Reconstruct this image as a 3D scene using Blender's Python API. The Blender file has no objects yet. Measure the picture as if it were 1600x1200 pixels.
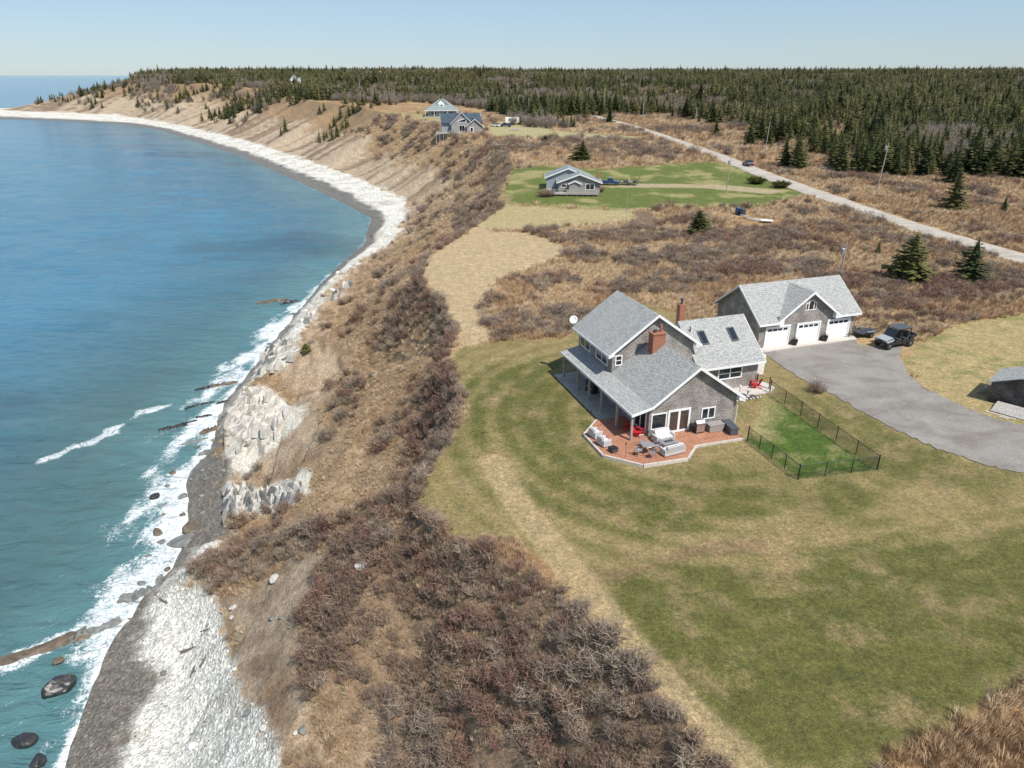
import bpy, bmesh, math, random
import numpy as np
from mathutils import Vector, Matrix

# ------------------------------------------------------------------ camera, sky, sun, exposure
scene = bpy.context.scene
COL = scene.collection
R = math.radians
F_PX, CAM_H = 1109.0, 27.0
PITCH = math.atan(483 / F_PX)
cam_d = bpy.data.cameras.new('camera')
cam_d.sensor_width = 36.0
cam_d.lens = 36.0 * F_PX / 1600.0
cam_d.clip_start = 0.5
cam_d.clip_end = 90000
cam = bpy.data.objects.new('camera', cam_d)
COL.objects.link(cam)
cam.location = (0, 0, CAM_H)
cam.rotation_euler = (math.pi / 2 - PITCH, 0, 0)
scene.camera = cam

SUN_EL, SUN_AZ = R(55), R(138)          # azimuth clockwise from +Y
world = bpy.data.worlds.new('World'); scene.world = world; world.use_nodes = True
wn = world.node_tree.nodes; wl = world.node_tree.links
for n in list(wn): wn.remove(n)
w_out = wn.new('ShaderNodeOutputWorld'); w_bg = wn.new('ShaderNodeBackground'); w_sky = wn.new('ShaderNodeTexSky')
w_sky.sky_type = 'NISHITA'; w_sky.sun_disc = False
w_sky.sun_elevation = SUN_EL; w_sky.sun_rotation = SUN_AZ
w_sky.air_density = 1.0; w_sky.dust_density = 0.15; w_sky.ozone_density = 3.0; w_sky.altitude = 40
w_bg.inputs['Strength'].default_value = 0.10
w_mix = wn.new('ShaderNodeMix'); w_mix.data_type = 'RGBA'; w_mix.blend_type = 'MULTIPLY'; w_mix.inputs[0].default_value = 1.0; w_mix.inputs[7].default_value = (.84, .95, 1.10, 1)
wl.new(w_sky.outputs[0], w_mix.inputs[6])
w_pale = wn.new('ShaderNodeMix'); w_pale.data_type = 'RGBA'; w_pale.inputs[0].default_value = .48; w_pale.inputs[7].default_value = (4.3, 5.4, 6.6, 1)   # thin even spring haze over the whole sky
wl.new(w_mix.outputs[2], w_pale.inputs[6]); wl.new(w_pale.outputs[2], w_bg.inputs[0]); wl.new(w_bg.outputs[0], w_out.inputs[0])
sun_d = bpy.data.lights.new('sun', 'SUN'); sun_d.energy = 5.0; sun_d.angle = R(0.53); sun_d.color = (1.0, 0.955, 0.89)
sun = bpy.data.objects.new('sun', sun_d); COL.objects.link(sun)
sdir = Vector((math.sin(SUN_AZ) * math.cos(SUN_EL), math.cos(SUN_AZ) * math.cos(SUN_EL), math.sin(SUN_EL)))
sun.location = (60, -60, 120)
sun.rotation_euler = sdir.to_track_quat('Z', 'Y').to_euler()
vs = scene.view_settings
vs.view_transform = 'Standard'; vs.look = 'None'; vs.exposure = 0.12; vs.gamma = 1.0; vs.use_curve_mapping = False
rng = np.random.default_rng(7)
random.seed(7)

# ------------------------------------------------------------------ noise and terrain functions
def _hash(ix, iy, seed):
    h = (ix.astype(np.int64) * 374761393 + iy.astype(np.int64) * 668265263 + seed * 1442695041) & 0xFFFFFFFF
    h = ((h ^ (h >> 13)) * 1274126177) & 0xFFFFFFFF
    h = ((h ^ (h >> 16)) * 2246822519) & 0xFFFFFFFF
    return ((h ^ (h >> 15)) & 0xFFFFFF) / float(0xFFFFFF)
def vnoise(x, y, seed=0):
    ix = np.floor(x); iy = np.floor(y); fx = x - ix; fy = y - iy
    fx = fx * fx * (3 - 2 * fx); fy = fy * fy * (3 - 2 * fy)
    a = _hash(ix, iy, seed); b = _hash(ix + 1, iy, seed); c = _hash(ix, iy + 1, seed); d = _hash(ix + 1, iy + 1, seed)
    return (a + (b - a) * fx) * (1 - fy) + (c + (d - c) * fx) * fy
def fbm(x, y, sc, oct=4, seed=0, gain=0.5):
    x = np.asarray(x, float) / sc; y = np.asarray(y, float) / sc
    s = 0; a = 1; t = 0
    for k in range(oct):
        s = s + a * vnoise(x * 1.02 + 17.3 * k, y + 9.1 * k, seed + k); t += a; a *= gain
        x, y = x * 1.6 - y * 1.2, x * 1.2 + y * 1.6
    return s / t
def sstep(a, b, x):
    t = np.clip((x - a) / (b - a), 0, 1); return t * t * (3 - 2 * t)

SEA = -18.0
ROCKS = []      # outlines of the bare rock faces, filled in below
_ty = np.arange(-60, 7000, 0.5)
def curve(pts, sig=4):
    p = np.array(sorted(pts)); v = np.interp(_ty, p[:, 0], p[:, 1])
    k = np.exp(-0.5 * (np.arange(-3 * sig, 3 * sig + 1) / sig) ** 2); k /= k.sum()
    return np.convolve(np.pad(v, 3 * sig, mode='edge'), k, mode='valid')
T_EDGE = curve([(-60, 40), (10, 14), (18.6, 10.0), (22, 8.4), (28.6, 5), (34, 1.8), (37, -3.5), (40.4, -6.7), (43, -7.2), (48.8, -5.6), (55, -4.4), (62, -5), (68.6, -7.2),
                (72.5, -7.1), (76.6, -6.4), (86.4, -8.9), (100.3, -13.8), (114, -14), (129, -10), (159, -3), (183, -4), (216, 0), (262, -7), (300, -20), (345, -36), (390, -50), (450, -80),
                (520, -120), (575, -154), (650, -190), (750, -240), (850, -330), (930, -420), (1000, -480), (1100, -540), (1500, -720), (3000, -1300), (7000, -3000)])
T_TOE = curve([(-60, 5), (20, -9), (34, -16.7), (41, -21.5), (49, -25.8), (53.6, -30.5), (57, -30.6), (61, -29.5), (66, -31), (76, -35), (86, -39), (99, -39.6), (110, -38.4), (123, -38.1), (152, -40.4), (171, -39),
               (204, -33.5), (248, -34.9), (273, -41), (293, -51.5), (334, -71.4), (406, -112), (542, -197), (626, -256), (739, -337), (871, -451), (932, -550), (972, -625), (1001, -674), (1040, -690),
               (1075, -660), (1150, -610), (1500, -770), (3000, -1350), (7000, -3050)])
T_WAT = curve([(-60, -20), (20, -28), (35, -31.3), (42, -33.1), (47, -34.7), (52.5, -34.5), (57, -33.6), (63.7, -35), (71, -38.0), (82, -39.6), (94, -42.5), (114, -43.4), (139, -44.3), (153, -44.4), (169, -44.7),
               (203, -42.8), (244, -47.6), (285, -69), (322, -90), (448, -164), (530, -220), (679, -321), (751, -391), (805, -481), (841, -569), (880, -680), (950, -800), (1040, -860),
               (1100, -760), (1170, -680), (1500, -800), (3000, -1380), (7000, -3080)])
def cv(T, y): return np.interp(y, _ty, T)
def plateau(x, y):
    z = np.interp(y, [0, 150, 320, 600, 800, 1200, 2000, 3000, 6000], [0, 0, 5, 11, 17, 23, 32, 38, 50])
    und = (fbm(x, y, 300, 3, 5) - 0.5) * np.interp(y, [0, 200, 700, 2000], [0, 1.0, 6, 18])
    small = (fbm(x, y, 9, 3, 8) - 0.5) * 0.22
    return z + und + small
# spur crests on the near slope: points (x, y, z)
SPURS = [[(-6.7, 43.7, -.3), (-11.9, 46.4, -4), (-17.5, 49.1, -8), (-23.8, 51.5, -12), (-30.2, 53.4, -15.5)],
         [(-6.6, 72.3, -.3), (-14.3, 73.5, -4), (-20.8, 76.0, -7), (-27.1, 77.0, -10.5), (-31.5, 76.5, -13)],
         [(-14.9, 105.0, -.3), (-20, 104.2, -3.5), (-25.6, 102.6, -8), (-33.1, 99.8, -12), (-37.9, 97.6, -15)]]
def seg_near(x, y, P):
    best = np.full(np.shape(x), 1e9); zb = np.zeros(np.shape(x))
    for (a, b) in zip(P[:-1], P[1:]):
        ax, ay = a[0], a[1]; dx, dy = b[0] - ax, b[1] - ay; L2 = dx * dx + dy * dy
        t = np.clip(((x - ax) * dx + (y - ay) * dy) / L2, 0, 1)
        d = np.hypot(x - ax - t * dx, y - ay - t * dy)
        m = d < best; best = np.where(m, d, best)
        if len(a) > 2: zb = np.where(m, a[2] + t * (b[2] - a[2]), zb)
    return best, zb
def slope_t(x, y):
    xt = cv(T_TOE, y); xe = cv(T_EDGE, y)
    return (x - xt) / np.maximum(xe - xt, 1.0)
def hgt(x, y, detail=True):
    x = np.asarray(x, float); y = np.asarray(y, float)
    xw = cv(T_WAT, y); xt = cv(T_TOE, y); xe = cv(T_EDGE, y)
    zp = plateau(x, y)
    zt = np.interp(y, [0, 200, 260], [-16.3, -16.3, -15.5])
    wid = np.maximum(xe - xt, 1.0); t = (x - xt) / wid; tc = np.clip(t, 0, 1)
    p = np.interp(y, [0, 30, 38, 43, 50, 60, 130, 180, 260, 700], [.95, .95, .95, 1.05, 1.75, 1.9, 1.7, 1.4, 1.2, 1.0])
    g = tc ** p
    g = g - 0.13 * np.sin(np.pi * np.clip((tc - .55) / .45, 0, 1)) ** 2 * np.interp(y, [0, 40, 50, 300], [0, 0, 1, .2])   # bite under the crest
    z = zt + (zp - zt) * g
    env = np.sin(np.pi * np.clip(tc, 0, 1)) ** .7
    if detail:
        v = y + .45 * (x - xe) * np.interp(y, [150, 300], [0, 1]) * -1
        fw = sstep(210, 290, y)
        gull = (fbm(v, x * .12, 5.5, 3, 21) - .5) * np.interp(y, [0, 120, 260], [2.2, 3.2, 4.0]) * (1 - fw) + (fbm(v, x * .10, 26, 3, 23) - .5) * 13.0 * fw
        rill = (fbm(v, x * .05, 1.6, 2, 25) - .5) * .7 * (1 - fw) + (np.abs(fbm(v, x * .05, 9.0, 3, 27) - .5) * 2 - .3) * 5.0 * fw
        lump = (fbm(x, y, 3.0, 4, 31) - .5) * 1.9
        z = z + env * (gull + rill + lump)
        q = z / 2.3 + fbm(x, y, 7, 3, 35) * 3.4; fr_ = q - np.floor(q); sharp = np.where(fr_ < .72, fr_ * .42, .3024 + (fr_ - .72) * 2.4914)      # slump benches and short scarps
        z = z + (sharp - fr_) * 2.3 * np.clip(env * 1.4, 0, 1) * sstep(.98, .85, t) * np.interp(y, [0, 150, 240], [.75, .6, 0])
        z = z - .65 * sstep(1.0, .972, t) * np.interp(y, [0, 36, 44, 150, 180], [0, 0, 1, 1, 0]) * sstep(0, .3, t)
        if ROCKS and np.ndim(x):
            rkm = np.zeros(x.shape)
            for q in ROCKS: rkm = np.maximum(rkm, soft(x, y, q, .6))
            rib = 1 - np.abs(fbm(x * 1.0 + y * .45, (y - x * .45) * .22, 2.2, 3, 98) - .5) * 4
            stp = np.round(z / .9 + fbm(x, y, 3, 2, 99) * 1.5) * .9 - z
            z = z + rkm * (rib * .7 + .2 + stp * .55)
    beach = SEA + (zt - SEA) * np.clip((x - xw) / np.maximum(xt - xw, .5), 0, 1) ** .85
    bn = (fbm(x, y, 1.6, 3, 41) - .5) * .5 + (fbm(x, y, 7, 2, 43) - .5) * .9
    beach = beach + bn * np.clip((x - xw) / 2.0 + .5, 0, 1) * (1 if detail else 0)
    beach = np.maximum(beach, SEA + np.clip((x - xw) * .16, 0, .42))
    bed = SEA - .10 * (xw - x) - .15
    bed = np.maximum(bed, SEA - 6)
    out = np.where(x < xw, bed, np.where(x < xt, beach, z))
    near = y < 140
    if np.any(near):
        for S in SPURS:
            d, zc = seg_near(x, y, S)
            r = zc - 0.62 * np.maximum(d - .6, 0) + .3 * np.cos(np.clip(d / 1.2, 0, 1) * np.pi)
            k = 1.0; hh = np.clip(.5 + .5 * (r - out) / k, 0, 1); sm = out * (1 - hh) + r * hh + k * .5 * hh * (1 - hh)
            out = np.where((t < 1.0) & near, out + (sm - out) * sstep(1.0, .9, t), out)
    return np.where(t >= 1, zp, out)

_c, _s = math.cos(PITCH), math.sin(PITCH)
def P(px, py, dz=0.0):
    """point of the terrain seen at photo pixel (px, py)"""
    d = np.array([(px - 800) / F_PX, _c - (py - 600) / F_PX * _s, -_s - (py - 600) / F_PX * _c])
    s = 12.0 * 1.0045 ** np.arange(0, 1320)
    x = d[0] * s; y = d[1] * s; z = CAM_H + d[2] * s
    below = (z - dz) < np.maximum(hgt(x, y, False), SEA)
    i = int(np.argmax(below)) if below.any() else len(s) - 1
    a, b = s[max(i - 1, 0)], s[i]
    for _ in range(18):
        m = (a + b) / 2
        if CAM_H + d[2] * m - dz < max(float(hgt(d[0] * m, d[1] * m, False)), SEA): b = m
        else: a = m
    return Vector((d[0] * b, d[1] * b, max(float(hgt(d[0] * b, d[1] * b)), SEA)))
def PP(pts): return np.array([P(*p)[:2] for p in pts])
def gz(x, y): return float(hgt(np.array([x]), np.array([y]))[0])
def sdf(x, y, poly):
    """signed distance, positive inside"""
    x = np.asarray(x, float); y = np.asarray(y, float)
    d = np.full(x.shape, 1e9); ins = np.zeros(x.shape, bool); n = len(poly)
    for i in range(n):
        ax, ay = poly[i]; bx, by = poly[(i + 1) % n]
        dx, dy = bx - ax, by - ay; t = np.clip(((x - ax) * dx + (y - ay) * dy) / (dx * dx + dy * dy + 1e-9), 0, 1)
        d = np.minimum(d, np.hypot(x - ax - t * dx, y - ay - t * dy))
        c = ((ay > y) != (by > y)) & (x < (bx - ax) * (y - ay) / ((by - ay) if abs(by - ay) > 1e-9 else 1e-9) + ax)
        ins ^= c
    return np.where(ins, d, -d)
def soft(x, y, poly, w):
    lo = poly.min(0) - 2 * w; hi = poly.max(0) + 2 * w
    m = (x > lo[0]) & (x < hi[0]) & (y > lo[1]) & (y < hi[1])
    out = np.zeros(x.shape)
    if m.any(): out[m] = sstep(-w, w, sdf(x[m], y[m], poly))
    return out

# ------------------------------------------------------------------ land cover (world-space outlines)
HOUSE_A = R(18.7); HO = (10.97, 50.93)
def HL(u, v): return (HO[0] + u * math.cos(HOUSE_A) - v * math.sin(HOUSE_A), HO[1] + u * math.sin(HOUSE_A) + v * math.cos(HOUSE_A))
POLY = {k: PP(v) for k, v in dict(
    lawn=[(715, 545), (790, 532), (880, 528), (1000, 470), (1190, 540), (1245, 570), (1312, 610), (1400, 652), (1500, 688), (1640, 722), (1640, 1060), (1480, 1130), (1380, 1180), (1330, 1290), (1190, 1290), (1090, 1170), (940, 990),
          (870, 890), (820, 850), (700, 848), (644, 830), (640, 750), (690, 705), (724, 650), (720, 600), (700, 565)],
    mown=[(650, 425), (668, 398), (712, 372), (770, 362), (828, 364), (888, 388), (880, 404), (800, 425), (765, 455), (745, 490), (768, 530), (730, 560), (704, 560), (718, 520), (694, 480), (660, 452)],
    green_a=[(775, 575), (870, 555), (905, 640), (940, 715), (1010, 750), (1080, 740), (1160, 715), (1240, 765), (1310, 745), (1390, 760), (1330, 800), (1150, 815), (1000, 835), (900, 800), (830, 740), (790, 650)],
    green_e=[(728, 590), (775, 575), (790, 650), (760, 700), (725, 690)],
    green_b=[(965, 900), (1080, 870), (1240, 890), (1330, 820), (1480, 790), (1640, 800), (1640, 1030), (1450, 1110), (1300, 1185), (1150, 1165), (1050, 1070)],
    green_d=[(1205, 625), (1260, 600), (1330, 640), (1440, 700), (1560, 740), (1640, 770), (1500, 790), (1385, 740)],
    yard=[(1166, 688), (1200, 616), (1368, 734), (1247, 747)],
    dry=[(990, 850), (1130, 812), (1300, 800), (1500, 770), (1640, 760), (1640, 830), (1500, 860), (1330, 850), (1150, 870), (1040, 890)],
    lawn2=[(795, 268), (850, 258), (945, 264), (1040, 256), (1110, 252), (1165, 262), (1235, 290), (1262, 305), (1180, 326), (1060, 324), (960, 327), (860, 322), (795, 318), (778, 300)],
    mown2=[(690, 352), (790, 318), (860, 322), (990, 326), (1000, 348), (900, 356), (740, 362)],
    garden=[(990, 330), (1016, 329), (1026, 352), (1000, 353)],
    lawn3=[(1412, 565), (1440, 532), (1500, 506), (1640, 482), (1640, 700), (1560, 660), (1500, 636), (1430, 600)],
    lawn4=[(940, 292), (1000, 287), (1120, 288), (1230, 298), (1200, 303), (1100, 294), (1000, 293)],
    yard3=[(752, 200), (775, 190), (830, 190), (870, 205), (1000, 214), (1000, 221), (880, 217), (765, 216)],
    yard4=[(585, 178), (660, 178), (760, 196), (760, 205), (640, 190), (590, 186)],
).items()}
TRACK = [tuple(P(*p)[:2]) for p in [(770, 720), (810, 790), (860, 850), (920, 930), (990, 1020), (1070, 1110), (1150, 1190), (1230, 1290)]]
RIDGE_G = [tuple(P(*p)[:2]) for p in [(960, 900), (1080, 862), (1180, 850)]]
BRUSH_SPOTS = [(lambda c: (c[0], c[1], rx, ry))(P(px, py)) for px, py, rx, ry in [
    (795, 417, 4.5, 4), (893, 345, 5.5, 5), (782, 470, 4.5, 4), (775, 512, 4.2, 5), (830, 515, 6, 3.5), (880, 497, 6, 3), (850, 440, 5, 3), (930, 370, 18, 6), (1010, 368, 16, 6), (870, 372, 9, 7), (1000, 405, 14, 5), (1080, 400, 14, 6), (1110, 430, 12, 5), (1160, 415, 10, 5),
    (1060, 440, 10, 3), (1000, 455, 8, 2.5), (1230, 390, 12, 5), (1260, 360, 14, 8), (1180, 370, 14, 7), (1370, 440, 10, 5), (1420, 470, 9, 3), (1500, 460, 10, 4), (1380, 480, 6, 3), (1430, 500, 6, 2), (1560, 440, 10, 6),
    (900, 230, 30, 12), (800, 232, 18, 14), (980, 240, 26, 9), (860, 216, 30, 8), (770, 262, 9, 14), (960, 222, 30, 10), (1060, 240, 26, 8), (740, 330, 6, 12), (735, 310, 6, 10), (1040, 205, 30, 16), (740, 352, 4, 5), (760, 365, 3, 2)]]
BRUSH_SPOTS = np.array([tuple(map(float, b)) for b in BRUSH_SPOTS])
SOIL = {k: PP(v) for k, v in dict(
    s1=[(360, 1210), (345, 1060), (380, 1000), (340, 950), (430, 900), (470, 850), (505, 870), (490, 930), (450, 985), (478, 1010), (462, 1050), (490, 1110), (470, 1150), (520, 1215)],
    s2=[(400, 700), (420, 660), (500, 640), (510, 700), (490, 740), (440, 750), (410, 740)],
    s3=[(470, 600), (500, 580), (530, 610), (480, 640), (440, 640)],
    s4=[(395, 590), (440, 560), (520, 520), (560, 545), (520, 590), (430, 610)],
).items()}
ROCK_PX = [[(345, 805), (350, 832), (425, 805), (478, 778), (485, 745), (440, 755), (400, 762), (355, 770)], [(345, 735), (355, 640), (400, 605), (440, 615), (480, 630), (470, 660), (415, 705), (385, 745)], [(400, 590), (410, 550), (440, 520), (466, 526), (465, 560), (430, 590)]]
ROCKS.extend([PP(v) for v in ROCK_PX])
def mix(c, k, w): return c * (1 - w[:, None]) + np.array(k)[None, :] * w[:, None]
def cover(x, y):
    n1 = fbm(x, y, 6, 4, 51); n2 = fbm(x, y, 1.3, 3, 57); n3 = fbm(x, y, 22, 3, 61); n4 = fbm(x, y, .45, 2, 64)
    t = slope_t(x, y); N = len(x)
    # open field: dry grass in straw, tan and rust
    col = np.tile(np.array([.30, .19, .095]), (N, 1))
    col = mix(col, (.40, .28, .15), sstep(.45, .68, n1)); col = mix(col, (.23, .135, .075), sstep(.5, .72, fbm(x, y, 3.5, 3, 68)) * .8)
    e = np.zeros(N)
    for bx, by, rx, ry in BRUSH_SPOTS: e = np.maximum(e, 1.25 - np.hypot((x - bx) / rx, (y - by) / ry))
    brush = sstep(.15, .75, e + (fbm(x, y, 4.0, 4, 73) - .5) * 1.7) * .6
    brush = np.maximum(brush, sstep(.58, .70, fbm(x, y, 9, 4, 71)) * .5 * sstep(95, 130, y + x * .3))
    grass = np.ones(N) * .9
    def put(k, w, c, keep=0.):
        nonlocal col, brush, grass
        m = soft(x + (n2 - .5) * w * 1.4, y + (n1 - .5) * w * 2, POLY[k], w)
        col = mix(col, c, m); brush = brush * (1 - m); grass = grass * (1 - m * (1 - keep)); return m
    put('mown', .8, (.38, .29, .178), 0); put('mown2', 2.5, (.34, .28, .15), 0)
    mm = put('mown', .8, (.38, .29, .178), 0)
    m2 = put('lawn2', 2.0, (.105, .13, .032), 0)
    col = mix(col, (.30, .26, .12), m2 * sstep(.5, .7, n1) * .8)
    put('yard3', 2.5, (.33, .29, .16)); put('yard4', 3.0, (.30, .25, .13)); put('lawn4', .7, (.33, .27, .17)); put('garden', .6, (.16, .115, .08))
    m3 = put('lawn3', .6, (.32, .25, .125)); col = mix(col, (.16, .17, .055), m3 * sstep(.46, .62, n1 * .6 + n2 * .4) * .7)
    ml = put('lawn', .45, (.24, .19, .088))
    gl = np.zeros(N)
    for k, s, w in (('green_a', .98, 3.0), ('green_b', 1.1, 1.4), ('green_d', .75, 1.5), ('green_e', .7, 2.2)): gl = np.maximum(gl, soft(x + (n1 - .5) * 5, y + (n3 - .5) * 7, POLY[k], w) * s)
    gl = gl + ml * .18
    gl *= 1 - .75 * soft(x, y + (n1 - .5) * 4, POLY['dry'], 1.6)
    # mowing passes: rings round the deck corner and straight passes across the front lawn
    cx, cy = HL(6, 2); rr = np.hypot(x - cx, (y - cy) * 1.0)
    stripe = np.sin(rr * 2 * np.pi / 2.3) * sstep(8, 11, rr) * (1 - sstep(22, 27, rr)) * (x < cx + 2)
    stripe2 = np.sin((y * .96 - x * .28) * 2 * np.pi / 1.7) * soft(x, y, POLY['green_b'], 3)
    gm = np.clip(gl + (n1 - .5) * .9 + (n2 - .5) * 1.1 + (n4 - .5) * .5 + stripe * .34 + stripe2 * .26 - .03, 0, 1) * ml
    col = mix(col, (.09, .094, .025), gm * .92)
    col = mix(col, (.28, .20, .11), ml * sstep(.54, .74, fbm(x, y, 2.4, 5, 77, .65)) * .5)
    my = soft(x, y, POLY['yard'], .12)
    hx, hy = HL(10, 2.5); nearh = 1 - sstep(1.5, 6.5, np.hypot(x - hx, y - hy))
    gy = np.clip(1.15 - nearh * 1.0 - sstep(.52, .64, n2) * .45 + (n1 - .5) * .6 + (n4 - .5) * .5, 0, 1)
    col = mix(col, (.36, .29, .15), my); col = mix(col, (.062, .105, .018), my * gy)
    d, _ = seg_near(x, y, TRACK); tr = np.clip(1.15 - np.abs(d - .0) / 1.15 + (n1 - .5) * .9, 0, 1) * (d < 4)
    tr = np.maximum(tr * .85, (1 - sstep(.15, .5, np.abs(d - .75))) * .7)
    col = mix(col, (.36, .27, .155), tr * (t > .98)); brush *= 1 - (d < 1.6); grass *= 1 - (d < 1.9)
    d2, _ = seg_near(x, y, RIDGE_G); col = mix(col, (.21, .14, .08), (1 - sstep(.2, .9, d2 + (n2 - .5) * 1.2)) * .7)
    # sea slope
    sl = sstep(1.03, .97, t) * sstep(-.03, .03, t)
    scol = np.tile(np.array([.275, .19, .12]), (N, 1))
    scol = mix(scol, (.37, .285, .205), sstep(.40, .60, n1)); scol = mix(scol, (.19, .125, .075), sstep(.5, .7, n2) * .6)
    far = sstep(200, 280, y); vv = y - .45 * (x - cv(T_EDGE, y)); rill = fbm(y + x * .3, x * .12, 1.2, 3, 83) * (1 - far) + fbm(vv, x * .05, 7., 3, 27) * far
    scol = mix(scol, (.41, .325, .235), far * sstep(.7, .45, t + (n1 - .5) * .5)); scol = mix(scol, (.19, .135, .095), sstep(.5, .64, rill) * (.55 + .3 * far))
    scol = mix(scol, (.33, .215, .11), far * sstep(.5, .75, t + (n1 - .5) * .5) * .8)
    bs = np.clip(-.02 + (fbm(x, y, 6, 4, 91) - .5) * 3.6 + sstep(.55, .95, t) * .45, 0, 1)
    bs = np.where(y < 44, np.clip(bs + .10 + .55 * sstep(.55, .9, t), 0, 1), bs)
    soil = np.zeros(N)
    for k in SOIL: soil = np.maximum(soil, soft(x + (n2 - .5) * 1.5, y + (n1 - .5) * 3, SOIL[k], .7))
    soil = np.maximum(soil, sstep(.22, .08, t) * sstep(58, 66, y) * .9)
    soil = np.maximum(soil, far * sstep(.62, .42, t + (n1 - .5) * .5)); 
    bs = bs * (1 - soil); sg = (1 - soil) * 1.0
    for S in SPURS[:1]:
        d3, _ = seg_near(x, y, S); cr = 1 - sstep(1.0, 3.2, d3); bs = np.maximum(bs, cr * .8)
    lip = sstep(.9, .97, t) * sstep(1.06, 1.0, t) * (1 - far)
    bs = np.maximum(bs, lip * .8)
    scol = mix(scol, (.235, .165, .10), (1 - soil) * .5); scol = mix(scol, (.40, .31, .225), soil * (1 - far) * sstep(.40, .62, fbm(x + y * .4, (y - x) * .25, 2.0, 4, 95)) * .8)
    col = col * (1 - sl[:, None]) + scol * sl[:, None]
    brush = brush * (1 - sl) + np.clip(bs, 0, 1) * sl; grass = grass * (1 - sl) + sg * sl
    brush = np.maximum(brush, lip * .9 * (t < 1.015))
    col = mix(col, (.17, .12, .085), np.clip(brush, 0, 1) * .6)
    rk = np.zeros(N)
    for q in ROCKS: rk = np.maximum(rk, soft(x + (n2 - .5) * 1.6, y + (n1 - .5) * 3, q, .5))
    crack = sstep(.62, .72, fbm(x * 1.0 + y * .45, (y - x * .45) * .18, .9, 3, 97))
    col = mix(col, (.56, .53, .47), rk * sl); col = mix(col, (.20, .18, .16), rk * crack * sl * .8); brush = brush * (1 - rk); grass = grass * (1 - rk)
    # white rock and cobble at the foot
    xw = cv(T_WAT, y); xt = cv(T_TOE, y)
    b = sstep(.035, -.03, t + (n2 - .5) * .09 + (n1 - .5) * .1)
    bcol = np.tile(np.array([.74, .72, .665]), (N, 1)); bcol = mix(bcol, (.56, .54, .495), sstep(.45, .65, n1)); bcol = mix(bcol, (.80, .785, .74), sstep(.5, .7, n2) * .8)
    bcol = mix(bcol, (.36, .34, .30), sstep(.6, .75, n4) * .4)
    wet = sstep(2.6, .6, x - xw + (n1 - .5) * 4 + (n2 - .5) * 2)
    wet = np.where(y < 45, sstep(4.9, 2.9, x - xw + (n1 - .5) * 4 + (n2 - .5) * 2), wet)
    wet = np.where((y > 60) & (y < 84), np.maximum(wet, sstep(6, 4, x - xw + (n1 - .5) * 3)), wet)
    wet = np.where((y > 160), sstep(.42, .25, (x - xw) / np.maximum(xt - xw, 1) + (n1 - .5) * .3), wet)
    bcol = mix(bcol, (.19, .17, .145), wet); bcol = mix(bcol, (.20, .185, .16), wet * sstep(.5, .7, n4) * .8)
    col = col * (1 - b[:, None]) + bcol * b[:, None]
    brush = brush * (1 - b); grass = grass * (1 - b)
    col = col * (0.86 + .28 * n4)[:, None]
    return dict(col=np.clip(col, 0, 1), brush=brush, grass=grass, beach=b, wet=wet * b, slope=sl, lawn=np.maximum(ml, np.maximum(m2, mm)), soil=soil * sl, t=t)

# ------------------------------------------------------------------ material helpers
def new_mat(name):
    m = bpy.data.materials.new(name); m.use_nodes = True
    nt = m.node_tree; b = nt.nodes['Principled BSDF']; return m, nt, b
def N_(nt, typ, **kw):
    n = nt.nodes.new(typ)
    for k, v in kw.items():
        if k in n.inputs: n.inputs[k].default_value = v
        else: setattr(n, k, v)
    return n
def ramp(nt, src, stops):
    r = nt.nodes.new('ShaderNodeValToRGB'); el = r.color_ramp.elements
    while len(el) < len(stops): el.new(.5)
    for e, (p, c) in zip(el, stops): e.position = p; e.color = (*c, 1) if len(c) == 3 else c
    nt.links.new(src, r.inputs[0]); return r
def mixc(nt, fac, a, b, mode='MIX'):
    m = nt.nodes.new('ShaderNodeMix'); m.data_type = 'RGBA'; m.blend_type = mode
    for s, v in ((0, fac), (6, a), (7, b)):
        if hasattr(v, 'links') or hasattr(v, 'is_linked'): nt.links.new(v, m.inputs[s])
        else: m.inputs[s].default_value = v if s == 0 else (*v, 1)
    return m.outputs[2]
def plain(name, c, rough=.6, metal=0., var=.12, scale=6., bump=0., spec=.5):
    """painted or bare surface with a little uneven tone and grime"""
    m, nt, b = new_mat(name)
    tc = nt.nodes.new('ShaderNodeTexCoord'); nz = N_(nt, 'ShaderNodeTexNoise', Scale=scale, Detail=5.)
    nt.links.new(tc.outputs['Object'], nz.inputs['Vector'])
    lo = tuple(max(0, x * (1 - var)) for x in c); hi = tuple(min(1, x * (1 + var)) for x in c)
    r = ramp(nt, nz.outputs[0], [(.3, lo), (.7, hi)]); nt.links.new(r.outputs[0], b.inputs['Base Color'])
    b.inputs['Roughness'].default_value = rough; b.inputs['Metallic'].default_value = metal; b.inputs['Specular IOR Level'].default_value = spec
    if bump:
        bp = N_(nt, 'ShaderNodeBump', Strength=bump, Distance=.02); nt.links.new(nz.outputs[0], bp.inputs['Height']); nt.links.new(bp.outputs[0], b.inputs['Normal'])
    return m
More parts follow.
